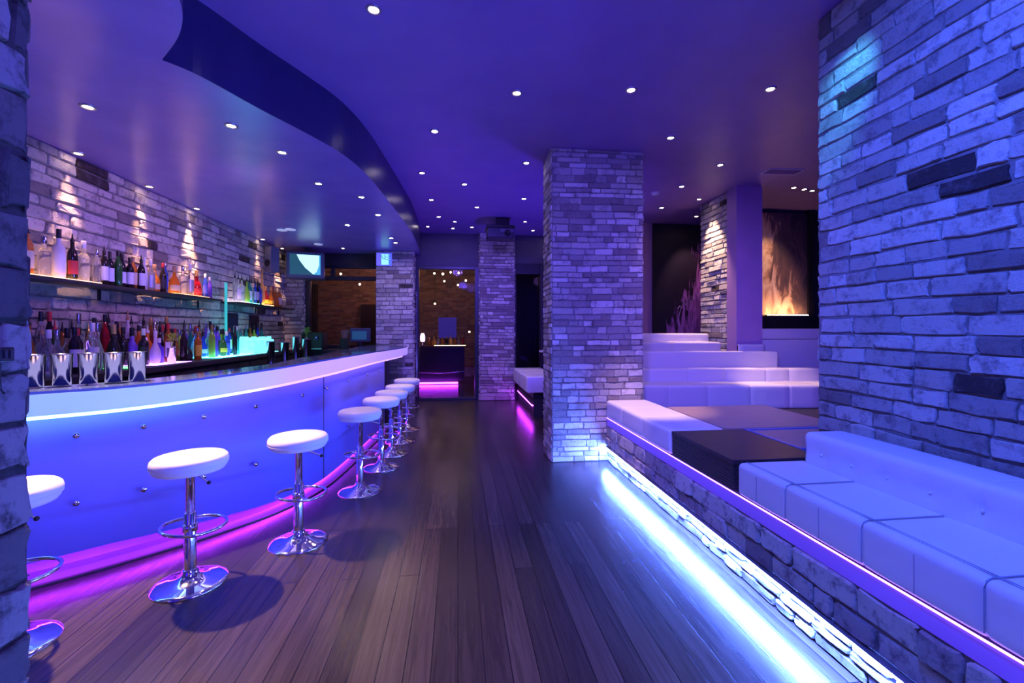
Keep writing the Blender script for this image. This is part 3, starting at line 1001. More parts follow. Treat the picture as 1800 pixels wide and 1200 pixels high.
t = thing('light_post', 'slim teal glowing upright between the two bottle shelves', 'light', (-3.36, 6.93, CT))
MB().box(-.03, -.03, 0, .03, .03, .02).build('foot', M_frame, t)
MB().box(-.012, -.02, .02, .012, .02, 1.05, b=.004).build('tube', pbr('teal_tube', (.1, .5, .45), .3, emit=(.02, .42, .40), es=0.9), t)
for y0, lab in ((7.2, 'dark framed mirror under the shorter shelf, nearer one'), (7.95, 'dark framed mirror under the shorter shelf, farther one')):
    t = thing('mirror', lab, 'mirror', (-3.493, y0, 1.26))
    MB().box(0, 0, 0, .012, .36, .50, b=.003).build('frame', M_frame, t)
    MB().box(.0115, .02, .02, .014, .34, .48).build('glass', pbr('dark_mirror', (.02, .02, .04), .08), t)

# cyan ice box, glowing block
M_ice = noise_color(pbr('ice_glow', (0.5, 0.8, 0.85), 0.25, emit=(0.10, 0.80, 0.85), es=1.6), (0.4, 0.8, 0.85), (0.7, 0.9, 0.95), 14)
t = thing('ice_box', 'bright cyan glowing ice box at the far end of the back counter', 'ice box', (-3.08, 7.2, CT + 0.012))
mb = MB()
rg = random.Random(4)
mb.box(-0.15, -0.34, 0, 0.15, 0.34, 0.20, b=0.02)
mb.build('body', M_ice, t)
mb = MB()
for k in range(26):
    x, y, s = rg.uniform(-.12, .12), rg.uniform(-.3, .3), rg.uniform(.018, .03)
    mb.box(x - s, y - s, 0.195, x + s, y + s, 0.205 + s * rg.uniform(0.6, 1.6), b=0.005)
o = mb.build('ice', M_ice, t)
o['kind'] = 'stuff'

# ------------------------------------------------------------------ bottles
def glass(name, c, tr=0.75, rough=0.06, emit=None, es=0):
    return pbr(name, c, rough, trans=tr, ior=1.3, coat=0.3, emit=emit, es=es)


GL = dict(clear=glass('clear_glass', (0.86, 0.88, 0.95), 0.9), amber=glass('amber_glass', (0.75, 0.26, 0.05), 0.7), dark=glass('dark_glass', (0.025, 0.018, 0.02), 0.2),
          green=glass('green_glass', (0.06, 0.22, 0.05), 0.5), blue=glass('blue_glass', (0.04, 0.10, 0.75), 0.6), red=glass('red_glass', (0.55, 0.02, 0.04), 0.6),
          frosted=glass('frosted_glass', (0.75, 0.72, 0.8), 0.3, 0.4), teal=glass('teal_glass', (0.05, 0.5, 0.45), 0.7), violet=glass('violet_glass', (0.22, 0.10, 0.75), 0.4, 0.2),
          gold=glass('gold_glass', (0.95, 0.55, 0.15), 0.3, 0.15), lime=glass('lime_glass', (0.45, 0.75, 0.10), 0.5), orange=glass('orange_glass', (0.9, 0.30, 0.03), 0.6))
LB = dict(white=pbr('white_label', (0.72, 0.72, 0.78), 0.6), cream=pbr('cream_label', (0.7, 0.58, 0.42), 0.6), black=pbr('black_label', (0.03, 0.03, 0.04), 0.5), red=pbr('red_label', (0.5, 0.04, 0.05), 0.6),
          blue=pbr('blue_label', (0.08, 0.12, 0.6), 0.6), yellow=pbr('yellow_label', (0.75, 0.6, 0.05), 0.6), silver=pbr('silver_label', (0.6, 0.6, 0.66), 0.3, metal=0.6))
CP = dict(black=M_black, gold=pbr('gold_cap', (0.7, 0.45, 0.12), 0.3, metal=0.9), white=pbr('white_cap', (0.75, 0.75, 0.78), 0.5), red=pbr('red_cap', (0.5, 0.03, 0.04), 0.4),
          cork=pbr('cork', (0.45, 0.28, 0.14), 0.8), steel=M_steel)
# profile of the body as share of the height (r in metres at 0.34 m), neck top, label band
SH = dict(
    tall=([(0.034, 0), (0.037, .01), (0.037, .60), (0.033, .68), (0.018, .77), (0.0135, .82), (0.0135, .93)], .93, (.14, .52)),
    wine=([(0.034, 0), (0.037, .012), (0.037, .56), (0.030, .68), (0.016, .76), (0.014, .94)], .94, (.14, .46)),
    square=([(0.040, 0), (0.043, .01), (0.043, .58), (0.038, .64), (0.020, .69), (0.015, .73), (0.015, .90)], .90, (.12, .50)),
    squat=([(0.050, 0), (0.055, .02), (0.057, .30), (0.046, .50), (0.024, .62), (0.017, .68), (0.017, .86)], .86, (.10, .30)),
    slim=([(0.026, 0), (0.029, .01), (0.029, .62), (0.022, .70), (0.013, .76), (0.012, .93)], .93, (.2, .55)),
    bulb=([(0.030, 0), (0.042, .06), (0.050, .22), (0.044, .40), (0.026, .55), (0.015, .64), (0.014, .90)], .90, (.14, .30)))
_mesh = {}


def bottle_meshes(shape, pourer):
    key = (shape, pourer)
    if key in _mesh:
        return _mesh[key]
    prof, nt, (l0, l1) = SH[shape]
    H = 0.34
    nseg = 4 if shape == 'square' else 18
    P = [(0.0001, 0)] + [(r, z * H) for r, z in prof] + [(prof[-1][0] - 0.004, prof[-1][1] * H)]
    rot = lambda vs: [((x * math.cos(.785) - y * math.sin(.785)), (x * math.sin(.785) + y * math.cos(.785)), z) for x, y, z in vs]
    mb = MB().lathe(P, 18, cap=False)
    body = mb.build('body', GL['clear'])
    lab = MB()
    ls = []
    for k in range(15):
        a = -1.25 + 2.5 * k / 14
        ls.append(a)
    f = lambda z: next((r0 + (r1 - r0) * (z - z0) / max(1e-6, z1 - z0) for (r0, z0), (r1, z1) in zip(prof, prof[1:]) if z0 <= z <= z1), prof[0][0])
    rings = []
    for z in (l0, (l0 + l1) / 2, l1):
        r = f(z) + 0.0012
        rings.append([(r * math.cos(a), r * math.sin(a), z * H) for a in ls] + [((r - .001) * math.cos(a), (r - .001) * math.sin(a), z * H) for a in ls[::-1]])
    lab.loft(rings, 0, True, True, True)
    label = lab.build('label', LB['white'])
    rt = prof[-1][0]
    if pourer:
        c = MB().lathe([(rt + .001, nt * H - .012), (rt + .002, nt * H + .004), (0.009, nt * H + .012), (0.0055, nt * H + .03), (0.004, nt * H + .055), (0.0001, nt * H + .056)], 12)
    else:
        c = MB().lathe([(rt + .002, nt * H - .03), (rt + .0025, nt * H - .026), (rt + .0025, H - .003), (rt + .001, H), (0.0001, H)], 12)
    cap = c.build('pourer' if pourer else 'cap', M_black)
    for o in (body, label, cap):
        for sl in o.material_slots:
            sl.link = 'OBJECT'
    _mesh[key] = (body, label, cap)
    return _mesh[key]


_first = {}


def bottle(x, y, z, h, shape, col, lab, cap, pourer, text, group, rz, ks=1.0):
    t = thing('bottle', text, 'bottle', (x, y, z), rz, group)
    s = h / 0.34
    src = bottle_meshes(shape, pourer)
    for k, o in enumerate(src):
        if k == 1 and lab is None:
            continue
        fresh = (shape, pourer, k) not in _first
        c = o if fresh else o.copy()
        if fresh:
            _first[(shape, pourer, k)] = 1
        else:
            COL.objects.link(c)
        c.parent = t
        c.scale = (ks, ks, s)
        c.material_slots[0].link = 'OBJECT'
        c.material_slots[0].material = (GL[col], LB[lab or 'white'], CP[cap])[k]
    return t


WID = dict(tall=.076, wine=.076, square=.090, squat=.116, slim=.060, bulb=.102)


def row(items, xr, y0, y1, z, group, where, seed, hs=1.0):
    rg = random.Random(seed)
    n = len(items)
    wd = [WID[i[0]] + .012 for i in items]
    k = (y1 - y0) / sum(wd)
    ks = min(1.0, k)
    y = y0
    for i, (shape, col, lab, cap, pr, h) in enumerate(items):
        yc = y + wd[i] * k / 2
        y += wd[i] * k
        x = xr[i % len(xr)] + rg.uniform(-.008, .008)
        pos = 'leftmost' if i == 0 else ('rightmost' if i == n - 1 else ORD[i + 1] + ' from left')
        adj = {'tall': 'tall', 'wine': 'slope shouldered', 'square': 'square shouldered', 'squat': 'squat', 'slim': 'slim', 'bulb': 'round bellied'}[shape]
        lt = (', %s label' % lab) if lab else ''
        txt = '%s %s bottle%s, %s in %s' % (adj, col, lt, pos, where)
        bottle(x, yc, z, h * hs, shape, col, lab, cap, pr, txt, group, R(-38) + rg.uniform(-.25, .25), ks)


T, F_ = True, False
TZ = 1.925
TR = 0.0122
up1 = [('tall', 'amber', 'cream', 'black', T, .36), ('square', 'clear', None, 'steel', F_, .33), ('square', 'frosted', 'white', 'black', F_, .42), ('wine', 'dark', 'red', 'black', T, .37),
       ('square', 'clear', None, 'white', F_, .37)]
row(up1, [-3.36], 3.87, 4.53, TZ + TR, 'bottles on the long upper shelf', 'the warm shelf tray', 1)
up2 = [('tall', 'clear', None, 'steel', F_, .33), ('tall', 'dark', 'white', 'black', T, .35), ('tall', 'dark', 'white', 'black', F_, .34), ('wine', 'green', None, 'green' if 0 else 'black', F_, .36),
       ('wine', 'dark', 'white', 'black', F_, .35), ('tall', 'dark', 'white', 'black', F_, .32), ('tall', 'amber', 'cream', 'cork', F_, .34), ('tall', 'dark', 'white', 'black', T, .34),
       ('slim', 'frosted', 'white', 'white', F_, .36), ('square', 'clear', 'silver', 'white', F_, .35), ('squat', 'orange', 'cream', 'cork', F_, .31), ('wine', 'dark', 'black', 'red', F_, .34), ('slim', 'blue', 'blue', 'steel', F_, .36)]
row(up2, [-3.37, -3.35], 4.56, 5.63, TZ, 'bottles on the long upper shelf', 'the long shelf middle run', 2)
up3 = [('squat', 'orange', 'cream', 'cork', F_, .33), ('square', 'clear', None, 'steel', F_, .36), ('square', 'clear', 'silver', 'white', F_, .40), ('squat', 'red', 'red', 'gold', F_, .34)]
row(up3, [-3.37], 5.68, 6.32, TZ + TR, 'bottles on the long upper shelf', 'the amber shelf tray', 3)
row([('slim', 'blue', 'blue', 'white', F_, .33), ('slim', 'violet', None, 'white', F_, .30)], [-3.37], 6.37, 6.58, TZ, 'bottles on the long upper shelf', 'the long shelf tip', 4)
up4 = [('slim', 'clear', None, 'black', T, .40), ('square', 'clear', 'white', 'black', T, .40), ('square', 'clear', None, 'black', T, .40)]
row(up4, [-3.37], 7.17, 7.48, TZ + TR, 'bottles on the shorter upper shelf', 'the pink shelf tray', 5)
up5 = [('bulb', 'lime', None, 'black', T, .40), ('square', 'teal', 'white', 'black', T, .40), ('square', 'clear', None, 'black', T, .39)]
row(up5, [-3.37], 7.54, 7.83, TZ + TR, 'bottles on the shorter upper shelf', 'the cyan green shelf tray', 6)
up6 = [('slim', 'blue', 'silver', 'black', T, .40), ('slim', 'dark', 'silver', 'black', T, .40), ('tall', 'blue', 'blue', 'black', F_, .38)]
row(up6, [-3.37], 7.86, 8.10, TZ, 'bottles on the shorter upper shelf', 'the gap before the gold bottle', 7)
row([('bulb', 'gold', None, 'gold', F_, .62), ('squat', 'red', 'yellow', 'gold', F_, .34)], [-3.38], 8.13, 8.41, TZ + TR, 'bottles on the shorter upper shelf', 'the gold shelf tray', 8)
up7 = [('bulb', 'orange', 'yellow', 'gold', F_, .36), ('tall', 'amber', None, 'red', F_, .38), ('bulb', 'orange', None, 'gold', F_, .34), ('tall', 'amber', 'cream', 'cork', F_, .36), ('square', 'clear', None, 'steel', F_, .36), ('square', 'clear', None, 'steel', F_, .34)]
row(up7, [-3.37], 8.46, 9.2, TZ, 'bottles on the shorter upper shelf', 'the short shelf far end', 9)

rg = random.Random(77)
shapes = ['tall', 'wine', 'square', 'slim', 'squat', 'bulb']
cols_near = ['clear', 'clear', 'dark', 'amber', 'frosted', 'dark', 'clear', 'green']
cols_mid = ['dark', 'amber', 'frosted', 'violet', 'red', 'dark', 'clear', 'orange']
cols_far = ['violet', 'teal', 'blue', 'clear', 'lime', 'teal', 'blue', 'amber']
labs = ['white', None, 'black', 'cream', None, 'silver', 'red', None]
caps = ['black', 'black', 'cork', 'gold', 'steel', 'white', 'red', 'black']


def mix(n, cols, lo, hi):
    return [(rg.choice(shapes), rg.choice(cols), rg.choice(labs), rg.choice(caps), rg.random() < .55, rg.uniform(lo, hi)) for _ in range(n)]


GB = 'bottles on the back counter'
row(mix(12, cols_near, .40, .52), [-3.43], 3.35, 4.55, CT, GB, 'the wall row behind steel cups', 21)
row([('tall', 'clear', None, 'steel', F_, .33), ('square', 'clear', None, 'gold', F_, .36), ('squat', 'amber', 'cream', 'cork', F_, .36), ('square', 'clear', None, 'white', F_, .36), ('squat', 'clear', None, 'steel', F_, .36),
     ('tall', 'dark', 'white', 'black', F_, .38), ('tall', 'dark', 'white', 'red', F_, .37), ('square', 'clear', 'white', 'white', F_, .42), ('bulb', 'clear', None, 'steel', F_, .42)],
    [-3.17, -3.13], 3.45, 4.40, CT, GB, 'the front row behind steel cups', 22)
row(mix(13, cols_mid, .38, .52), [-3.43, -3.41], 4.60, 5.75, CT, GB, 'the wall row by violet tray', 23)
row([('square', 'dark', 'black', 'white', F_, .36), ('slim', 'violet', None, 'white', F_, .27), ('bulb', 'frosted', None, 'white', F_, .34), ('square', 'violet', None, 'white', F_, .26), ('tall', 'amber', 'white', 'red', F_, .42),
     ('wine', 'dark', 'silver', 'black', F_, .36)], [-3.10, -3.13], 4.76, 5.34, CT + TR, GB, 'the violet tray front', 24)
row([('tall', 'dark', None, 'black', T, .38), ('squat', 'dark', 'black', 'black', F_, .24), ('tall', 'orange', 'yellow', 'gold', F_, .34), ('tall', 'violet', None, 'steel', F_, .38)], [-3.1, -3.15], 5.42, 5.9, CT, GB, 'the gap between counter trays', 25)
row(mix(11, cols_far, .34, .48), [-3.42], 5.80, 6.85, CT, GB, 'the wall row by cyan tray', 26)
row([('tall', 'lime', None, 'gold', F_, .40), ('tall', 'violet', None, 'steel', F_, .38), ('bulb', 'green', 'yellow', 'black', F_, .36), ('square', 'blue', 'blue', 'white', F_, .33), ('slim', 'dark', None, 'black', F_, .40),
     ('wine', 'teal', None, 'white', F_, .40)], [-3.10, -3.14], 5.98, 6.82, CT + TR, GB, 'the cyan tray front', 27)
row(mix(8, cols_far, .36, .50), [-3.39], 7.05, 8.3, CT + TR * 0, GB, 'the row behind the ice box', 28)

row(mix(9, cols_near, .34, .42), [-3.31], 3.5, 4.5, CT, GB, 'the middle row behind steel cups', 31)
row(mix(7, cols_mid, .32, .42), [-3.27], 4.62, 5.40, CT + TR, GB, 'the middle row by violet tray', 32)
row(mix(7, cols_far, .30, .40), [-3.29], 5.98, 6.85, CT + TR, GB, 'the middle row by cyan tray', 33)
# tall steel canisters and garnish at the far end of the back counter
for (x, y, h, r), lab in zip([(-2.62, 6.62, 0.36, 0.055), (-2.55, 6.95, 0.34, 0.055), (-2.50, 7.25, 0.42, 0.05), (-2.42, 7.5, 0.38, 0.07)],
                             ['tall violet steel canister nearest the cyan ice box', 'tall violet steel canister second from the ice box', 'tallest slim steel canister at the bar sink', 'wide steel canister holding green mint']):
    t = thing('canister', lab, 'canister', (x, y, 0.98), 0, 'steel canisters at the bar sink')
    MB().lathe([(0.0001, 0), (r * .82, 0), (r * .86, .01), (r, h - .01), (r * 1.05, h), (r * .94, h - .004), (r * .8, .02), (0.0001, .02)], 24, cap=False).build('body', M_steel, t)
    MB().tube([(r * 1.03 * math.cos(a * math.pi / 10), r * 1.03 * math.sin(a * math.pi / 10), h) for a in range(20)], .003, 6, closed=True).build('rim', M_steel, t)
M_leaf = noise_color(pbr('mint_leaf', (0.10, 0.35, 0.03), 0.5), (0.06, 0.25, 0.02), (0.2, 0.55, 0.06), 20)


def leafball(name, label, loc, r, n, mat, seed):
    rg = random.Random(seed)
    mb = MB()
    for k in range(n):
        a, e = rg.uniform(0, 6.28), rg.uniform(-0.2, 1.3)
        d = Vector((math.cos(a) * math.cos(e), math.sin(a) * math.cos(e), math.sin(e)))
        c = d * r * rg.uniform(.3, 1)
        u = d.cross(Vector((0.3, 0.2, 1))).normalized()
        s = rg.uniform(.014, .026)
        w = d.cross(u)
        mb.add([c - d * s, c + u * s * .6 + w * .004, c + d * s, c - u * s * .6 + w * .004, c + w * .006], [(0, 1, 4), (1, 2, 4), (2, 3, 4), (3, 0, 4)], 0)
    for k in range(5):
        a = rg.uniform(0, 6.28)
        mb.tube([(0, 0, -.12), (r * .3 * math.cos(a), r * .3 * math.sin(a), r * .4)], .003, 5)
    o = mb.build(name, mat, loc=loc)
    return tag(o, label, 'herbs')


leafball('mint_bunch', 'bunch of green mint standing in the wide steel canister', (-2.42, 7.5, 1.46), 0.085, 60, M_leaf, 3)
leafball('mint_bunch', 'yellow green herb bunch among the violet tray bottles', (-2.98, 5.05, 1.40), 0.07, 50, noise_color(pbr('herb', (0.4, 0.55, 0.05), .5), (0.3, 0.5, 0.03), (0.55, 0.65, 0.1), 20), 5)
hc = thing('herb_glass', 'small clear glass holding the yellow green herb bunch', 'glass', (-2.98, 5.05, CT))
MB().lathe([(0.0001, 0), (0.034, 0), (0.036, .01), (0.04, .17), (0.038, .17), (0.033, .015), (0.0001, .012)], 20, cap=False).build('body', GL['clear'], hc)
# sink bench the canisters stand on
o = tag(MB().box(-2.75, 6.35, 0, -2.25, 8.3, 0.98, b=0.01).build('sink_bench', M_steel), 'steel sink bench behind the bar under the tall canisters', 'sink')
o = thing('back_counter', 'dark equipment counter under the bar window', 'counter', (-2.4, 9.3, 0))
MB().box(-0.72, -0.22, 1.08, 0.66, 0.25, 1.12, b=0.004).build('worktop', M_dark, o)
MB().box(-0.70, -0.20, 0, 0.64, 0.24, 1.08).build('body', M_black, o)
t = thing('coffee_machine', 'black coffee machine on the counter under the bar window', 'coffee machine', (-2.82, 9.2, 1.12))
MB().box(-0.2, -0.15, 0, 0.2, 0.18, 0.34, b=0.015).build('body', M_black, t)
MB().box(-0.19, -0.2, 0, 0.19, -0.15, 0.03, b=0.004).build('drip_tray', M_steel, t)
for k in (-1, 1):
    MB().lathe([(0.03, 0), (0.03, .05)], 16, c=(k * .09, -.18, .2)).tube([(k * .09, -.2, .215), (k * .09, -.30, .20)], .012, 8).build('portafilter', M_chrome, t)
t = thing('till', 'dark till screen turned away on the counter by the far pillar', 'till', (-1.95, 9.22, 1.12), R(20))
MB().box(-0.13, -0.12, 0, 0.13, 0.12, 0.05, b=0.01).build('base', M_black, t)
MB().box(-0.03, -0.02, 0.05, 0.03, 0.04, 0.16, b=0.008).build('stand', M_black, t)
s_ = MB().box(-0.20, -0.03, 0.14, 0.20, 0.02, 0.42, b=0.012).build('casing', pbr('till_casing', (0.03, 0.05, 0.08), .4), t)
MB().box(-0.16, -0.034, 0.19, 0.12, -0.029, 0.36).build('screen', pbr('till_screen', (0.02, 0.05, 0.09), .2, emit=(0.02, 0.10, 0.25), es=0.5), s_)
t = thing('grinder', 'black coffee grinder beside the till', 'grinder', (-2.25, 9.25, 1.12))
MB().box(-0.08, -0.1, 0, 0.08, 0.1, 0.22, b=0.012).build('body', M_black, t)
MB().lathe([(0.05, .22), (0.08, .36), (0.08, .37), (0.0001, .375)], 18).build('hopper', GL['clear'], t)

# ================================================================== SCREENS, SIGN, PROJECTOR
M_scr = pbr('screen_picture', (0.02, 0.05, 0.06), .2, emit=(0.02, 0.10, 0.16), es=0.8)
M_scr2 = pbr('screen_light', (0.5, 0.6, 0.6), .2, emit=(0.55, 0.95, 1.0), es=1.1)
M_scr3 = pbr('screen_cyan', (0.2, 0.4, 0.5), .2, emit=(0.05, 0.42, 0.62), es=0.9)
t = thing('television', 'boxy television showing a pale picture, hung in the bar corner', 'television', (-2.88, 8.85, 2.74), R(14))
MB().box(-0.33, 0.0, -0.25, 0.33, 0.42, 0.25, b=0.03).build('casing', pbr('tv_casing', (0.10, 0.11, 0.2), .35), t)
s_ = MB().box(-0.27, -0.012, -0.19, 0.27, 0.004, 0.20, b=0.004).build('screen', M_scr, t)
MB().add([(-0.15, -.0135, .19), (0.24, -.0135, .19), (0.24, -.0135, 0.0), (0.20, -.0135, -0.12), (0.14, -.0135, -0.18), (0.0, -.0135, -0.06), (-0.10, -.0135, 0.08)], [(0, 6, 5, 4, 3, 2, 1)], 0)\
    .add([(0.24, -.0135, .19), (0.265, -.0135, .19), (0.265, -.0135, -.185), (0.14, -.0135, -.18), (0.20, -.0135, -.12), (0.24, -.0135, 0)], [(0, 5, 4, 3, 2, 1)], 1).build('picture', [M_scr2, M_scr3], s_)
MB().tube([(0, .2, .24), (0, .2, SZ - 2.74)], .022, 10).box(-.07, .13, SZ - 2.745, .07, .27, SZ - 2.74 - .001).build('bracket', M_frame, t)
t = thing('speaker', 'small dark loudspeaker beside the corner television', 'speaker', (-3.36, 8.55, 2.55), R(-30))
MB().box(-0.08, -0.09, 0, 0.08, 0.09, 0.46, b=0.01).build('cabinet', pbr('speaker_box', (0.12, 0.12, 0.2), .4), t)
MB().lathe([(0.0001, -.004), (0.03, -.004), (0.06, .003), (0.066, .006)], 20, c=(0, 0, 0)).build('cone', M_black, t).matrix_local = Matrix.Translation((0, -.093, .16)) @ Matrix.Rotation(R(90), 4, 'X')
MB().tube([(0, .08, .25), (-.02, .14, .25), (-.06, .19, .25)], .012, 8).build('bracket', M_frame, t)

t = thing('exit_sign', 'small lit cyan pictogram sign at the top of the bar end pillar', 'sign', (-1.47, 9.165, 2.92))
MB().box(-0.15, -0.035, -0.13, 0.15, 0.015, 0.13, b=0.008).build('casing', pbr('sign_casing', (0.3, 0.3, 0.75), .4, emit=(0.10, 0.09, 0.75), es=0.8), t)
f_ = MB().box(-0.145, -0.038, -0.12, -0.065, -0.036, 0.12, 0).box(-0.055, -0.038, -0.11, 0.09, -0.036, 0.105, 1).box(0.09, -0.038, -0.11, 0.135, -0.036, 0.105, 2)\
    .build('face', [pbr('sign_violet', (0.2, 0.2, 0.8), .4, emit=(0.14, 0.12, 0.95), es=1), pbr('sign_cyan', (0.5, 0.9, 1), .4, emit=(0.28, 0.85, 1.0), es=1), pbr('sign_blue', (0.1, 0.3, 0.8), .4, emit=(0.04, 0.16, 0.75), es=1)], t)
mb = MB()
mb.tube([(-0.045, -.039, .085), (-0.03, -.039, .02), (0.015, -.039, .002), (0.06, -.039, -.005), (0.085, -.039, .0)], .005, 6)
mb.tube([(0.018, -.039, .10), (0.018, -.039, .0)], .004, 6).tube([(0.02, -.039, .06), (0.06, -.039, .03), (0.085, -.039, .05)], .004, 6)
mb.tube([(-0.06, -.039, .1), (-0.06, -.039, -.11)], .004, 6)
mb.build('pictogram', pbr('sign_ink', (0.01, 0.03, 0.12), .5), f_)
mb = MB()
for zz in (.085, .035, -.005):
    mb.ball((0.112, -.038, zz), .011, n=8)
mb.build('marks', pbr('sign_dot', (0.4, 0.5, 0.9), .4, emit=(0.2, 0.3, 0.95), es=1), f_)

t = thing('projector', 'dark projector hanging from the ceiling in front of the far pillar', 'projector', (0.76, 8.2, 3.24))
MB().box(-0.23, -0.2, -0.06, 0.25, 0.2, 0.12, b=0.015).build('casing', pbr('projector_casing', (0.02, 0.02, 0.05), .4), t)
MB().box(-0.25, -0.215, 0.115, 0.27, 0.21, 0.165, b=0.006).build('lid', M_black, t)
MB().lathe([(0.055, 0), (0.055, .05), (0.045, .055), (0.045, .03), (0.0001, .03)], 20).build('lens', M_black, t).matrix_local = Matrix.Translation((0.13, -.195, .02)) @ Matrix.Rotation(R(90), 4, 'X')
MB().box(0.0, -.208, 0.04, 0.24, -.199, 0.10).build('grille', pbr('grille', (0.10, 0.09, 0.16), .4), t)
MB().box(-0.06, -0.09, 0.165, 0.18, 0.09, 0.325, b=0.012).build('mount', M_black, t)

# socket plate with a cable on the near pillar
t = thing('wall_socket', 'small black socket with a hanging cable on the near brick pillar', 'socket', (-0.815, 0.91, 1.455))
MB().box(-0.012, -0.014, -0.014, 0.004, 0.014, 0.014, b=0.003).build('plate', M_black, t)
MB().box(0.004, -0.008, -0.006, 0.007, -0.003, 0.008).box(0.004, 0.002, -0.006, 0.007, 0.007, 0.008).build('slot', M_frame, t)
MB().tube([(0.0, -.009, -.013), (-0.001, -.010, -.035), (-0.001, -.008, -.06), (-0.002, 0.0, -.07)], .0022, 6).build('cable', M_black, t)

# ceiling fittings
t = thing('ceiling_vent', 'slim rectangular air vent in the lounge ceiling', 'vent', (4.2, 5.32, CZ), R(-3))
mb = MB()
mb.box(-.24, -.10, -.012, .24, -.085, 0).box(-.24, .085, -.012, .24, .10, 0).box(-.24, -.085, -.012, -.225, .085, 0).box(.225, -.085, -.012, .24, .085, 0)
mb.build('frame', pbr('vent_frame', (.7, .62, .8), .3), t)
mb = MB()
for k in range(4):
    mb.box(-.225, -.06 + k * .036, -.010, .225, -.05 + k * .036, -.002)
mb.build('louvre', M_paint, t)
t = thing('smoke_detector', 'small round smoke detector on the lounge ceiling', 'detector', (2.95, 6.38, CZ - .036))
MB().lathe([(0.03, 0), (0.05, .008), (0.058, .024), (0.062, .036)], 24).build('body', pbr('detector_plastic', (.6, .6, .66), .4), t)
for (x, y), lab in zip([(-2.79, 7.48), (-2.64, 7.42), (-2.58, 8.64)], ['flat round fitting in the bar ceiling, left of a pair', 'flat round fitting in the bar ceiling, right of a pair', 'flat round fitting in the bar ceiling nearest the television']):
    t = thing('ceiling_fitting', lab, 'fitting', (x, y, SZ - .014))
    MB().lathe([(0.06, 0), (0.075, .004), (0.08, .014)], 24).build('body', pbr('fitting', (.75, .75, .8), .3, emit=(.6, .6, .9), es=.3), t)


# ================================================================== DOWNLIGHTS
_dl = {}


def downlight(x, y, z, label, group, power=14, color=(1.0, 0.72, 0.62), size=62, target=None, warm=False, blend=0.7, hot=False):
    t = thing('downlight', label, 'lamp', (x, y, z), 0, group)
    if not _dl:
        _dl['ring'] = MB().lathe([(0.031, -.004), (0.033, -.009), (0.041, -.011), (0.048, -.008), (0.050, 0.0)], 24, cap=False).build('trim_ring', M_ring, t)
        _dl['lens'] = MB().lathe([(0.0001, -.0065), (0.016, -.006), (0.029, -.004), (0.031, -.002)], 20, cap=False).build('lens', M_lens, t)
        for o in _dl.values():
            o.material_slots[0].link = 'OBJECT'
        r_, l_ = _dl['ring'], _dl['lens']
        r_.material_slots[0].material = M_ring
    else:
        r_, l_ = _dl['ring'].copy(), _dl['lens'].copy()
        for c in (r_, l_):
            COL.objects.link(c)
            c.parent = t
    l_.material_slots[0].link = 'OBJECT'
    l_.material_slots[0].material = M_lens_hot if hot else M_lens_warm if warm else M_lens
    if power > 0:
        sp = spot('beam', (x, y, z - 0.03), target or (x, y, 0), power, color, size, blend, 0.035)
    return t


WARM = (1.0, 0.60, 0.40)
PINK = (1.0, 0.64, 0.56)
G1 = 'downlights in the main ceiling'
for x, y, p, lab, tgt in [
    (-0.54, 2.95, 10, 'recessed downlight nearest the camera over the aisle', None),
    (0.51, 3.84, 7, 'recessed downlight over the aisle in front of the big pillar', None),
    (1.48, 3.67, 60, 'recessed downlight over the white bench, left of the lounge row', (1.92, 4.42, 0.7)),
    (2.66, 3.51, 16, 'recessed downlight over the brown topped table beside the right wall', (2.75, 3.9, 0.7)),
    (-0.24, 4.68, 14, 'recessed downlight beside the wavy edge near its bend', None),
    (2.27, 4.53, 10, 'recessed downlight just right of the big brick pillar top', (2.5, 5.3, .8)),
    (-0.47, 5.94, 14, 'recessed downlight close to the wavy edge, past its bend', None),
    (0.09, 6.33, 12, 'recessed downlight over the middle of the aisle, sixth back', None),
    (0.84, 5.43, 10, 'recessed downlight touching the left side of the big pillar', None),
    (3.26, 5.20, 60, 'recessed downlight in front of the smooth violet pillar', (4.25, 5.2, .8)),
    (-0.42, 7.15, 10, 'recessed downlight left of the aisle, beyond the fifth stool', None),
    (0.32, 7.49, 10, 'recessed downlight ahead of the hanging projector, left side', None),
    (1.03, 6.91, 10, 'recessed downlight ahead of the hanging projector, right side', None),
    (3.20, 6.05, 10, 'recessed downlight beside the smoke detector in the lounge', (3.2, 6.4, 1.2)),
    (-0.06, 8.53, 8, 'recessed downlight left of the hanging projector', None),
    (1.27, 8.37, 14, 'recessed downlight right of the hanging projector', (1.5, 8.0, 0)),
    (3.42, 7.15, 6, 'recessed downlight before the dark mural', None),
    (-0.60, 9.0, 5, 'recessed downlight nearest the glass door, left', None),
    (-0.10, 9.1, 5, 'recessed downlight nearest the glass door, middle', None),
    (0.28, 8.95, 5, 'recessed downlight nearest the glass door, right', None),
    (-0.35, 8.2, 6, 'recessed downlight one row before the glass door', None),
    (1.55, 9.1, 6, 'recessed downlight over the far white bench, first', (1.5, 8.9, 0)),
    (1.95, 8.75, 6, 'recessed downlight over the far white bench, second', (1.6, 8.6, 0)),
    (1.95, 9.35, 5, 'recessed downlight over the small far table', None),
]:
    downlight(x, y, CZ, lab, G1, p * (7 if p > 50 else 1.7), PINK if x < 1.4 else WARM, (30 if p > 50 else 40) if tgt else 50, tgt, warm=False)
G3 = 'warm lounge spots'
downlight(3.78, 6.60, CZ, 'warm spot close to the lounge brick return wall', G3, 330, WARM, 56, (4.02, 6.50, 1.7), True)
downlight(4.30, 7.6, CZ, 'warm spot before the mural, left of a pair', G3, 60, (1.0, 0.5, 0.7), 66, (4.5, 8.16, 1.8), True)
downlight(4.42, 7.42, CZ, 'warm spot before the mural, right of a pair', G3, 0, WARM, 50, None, True)
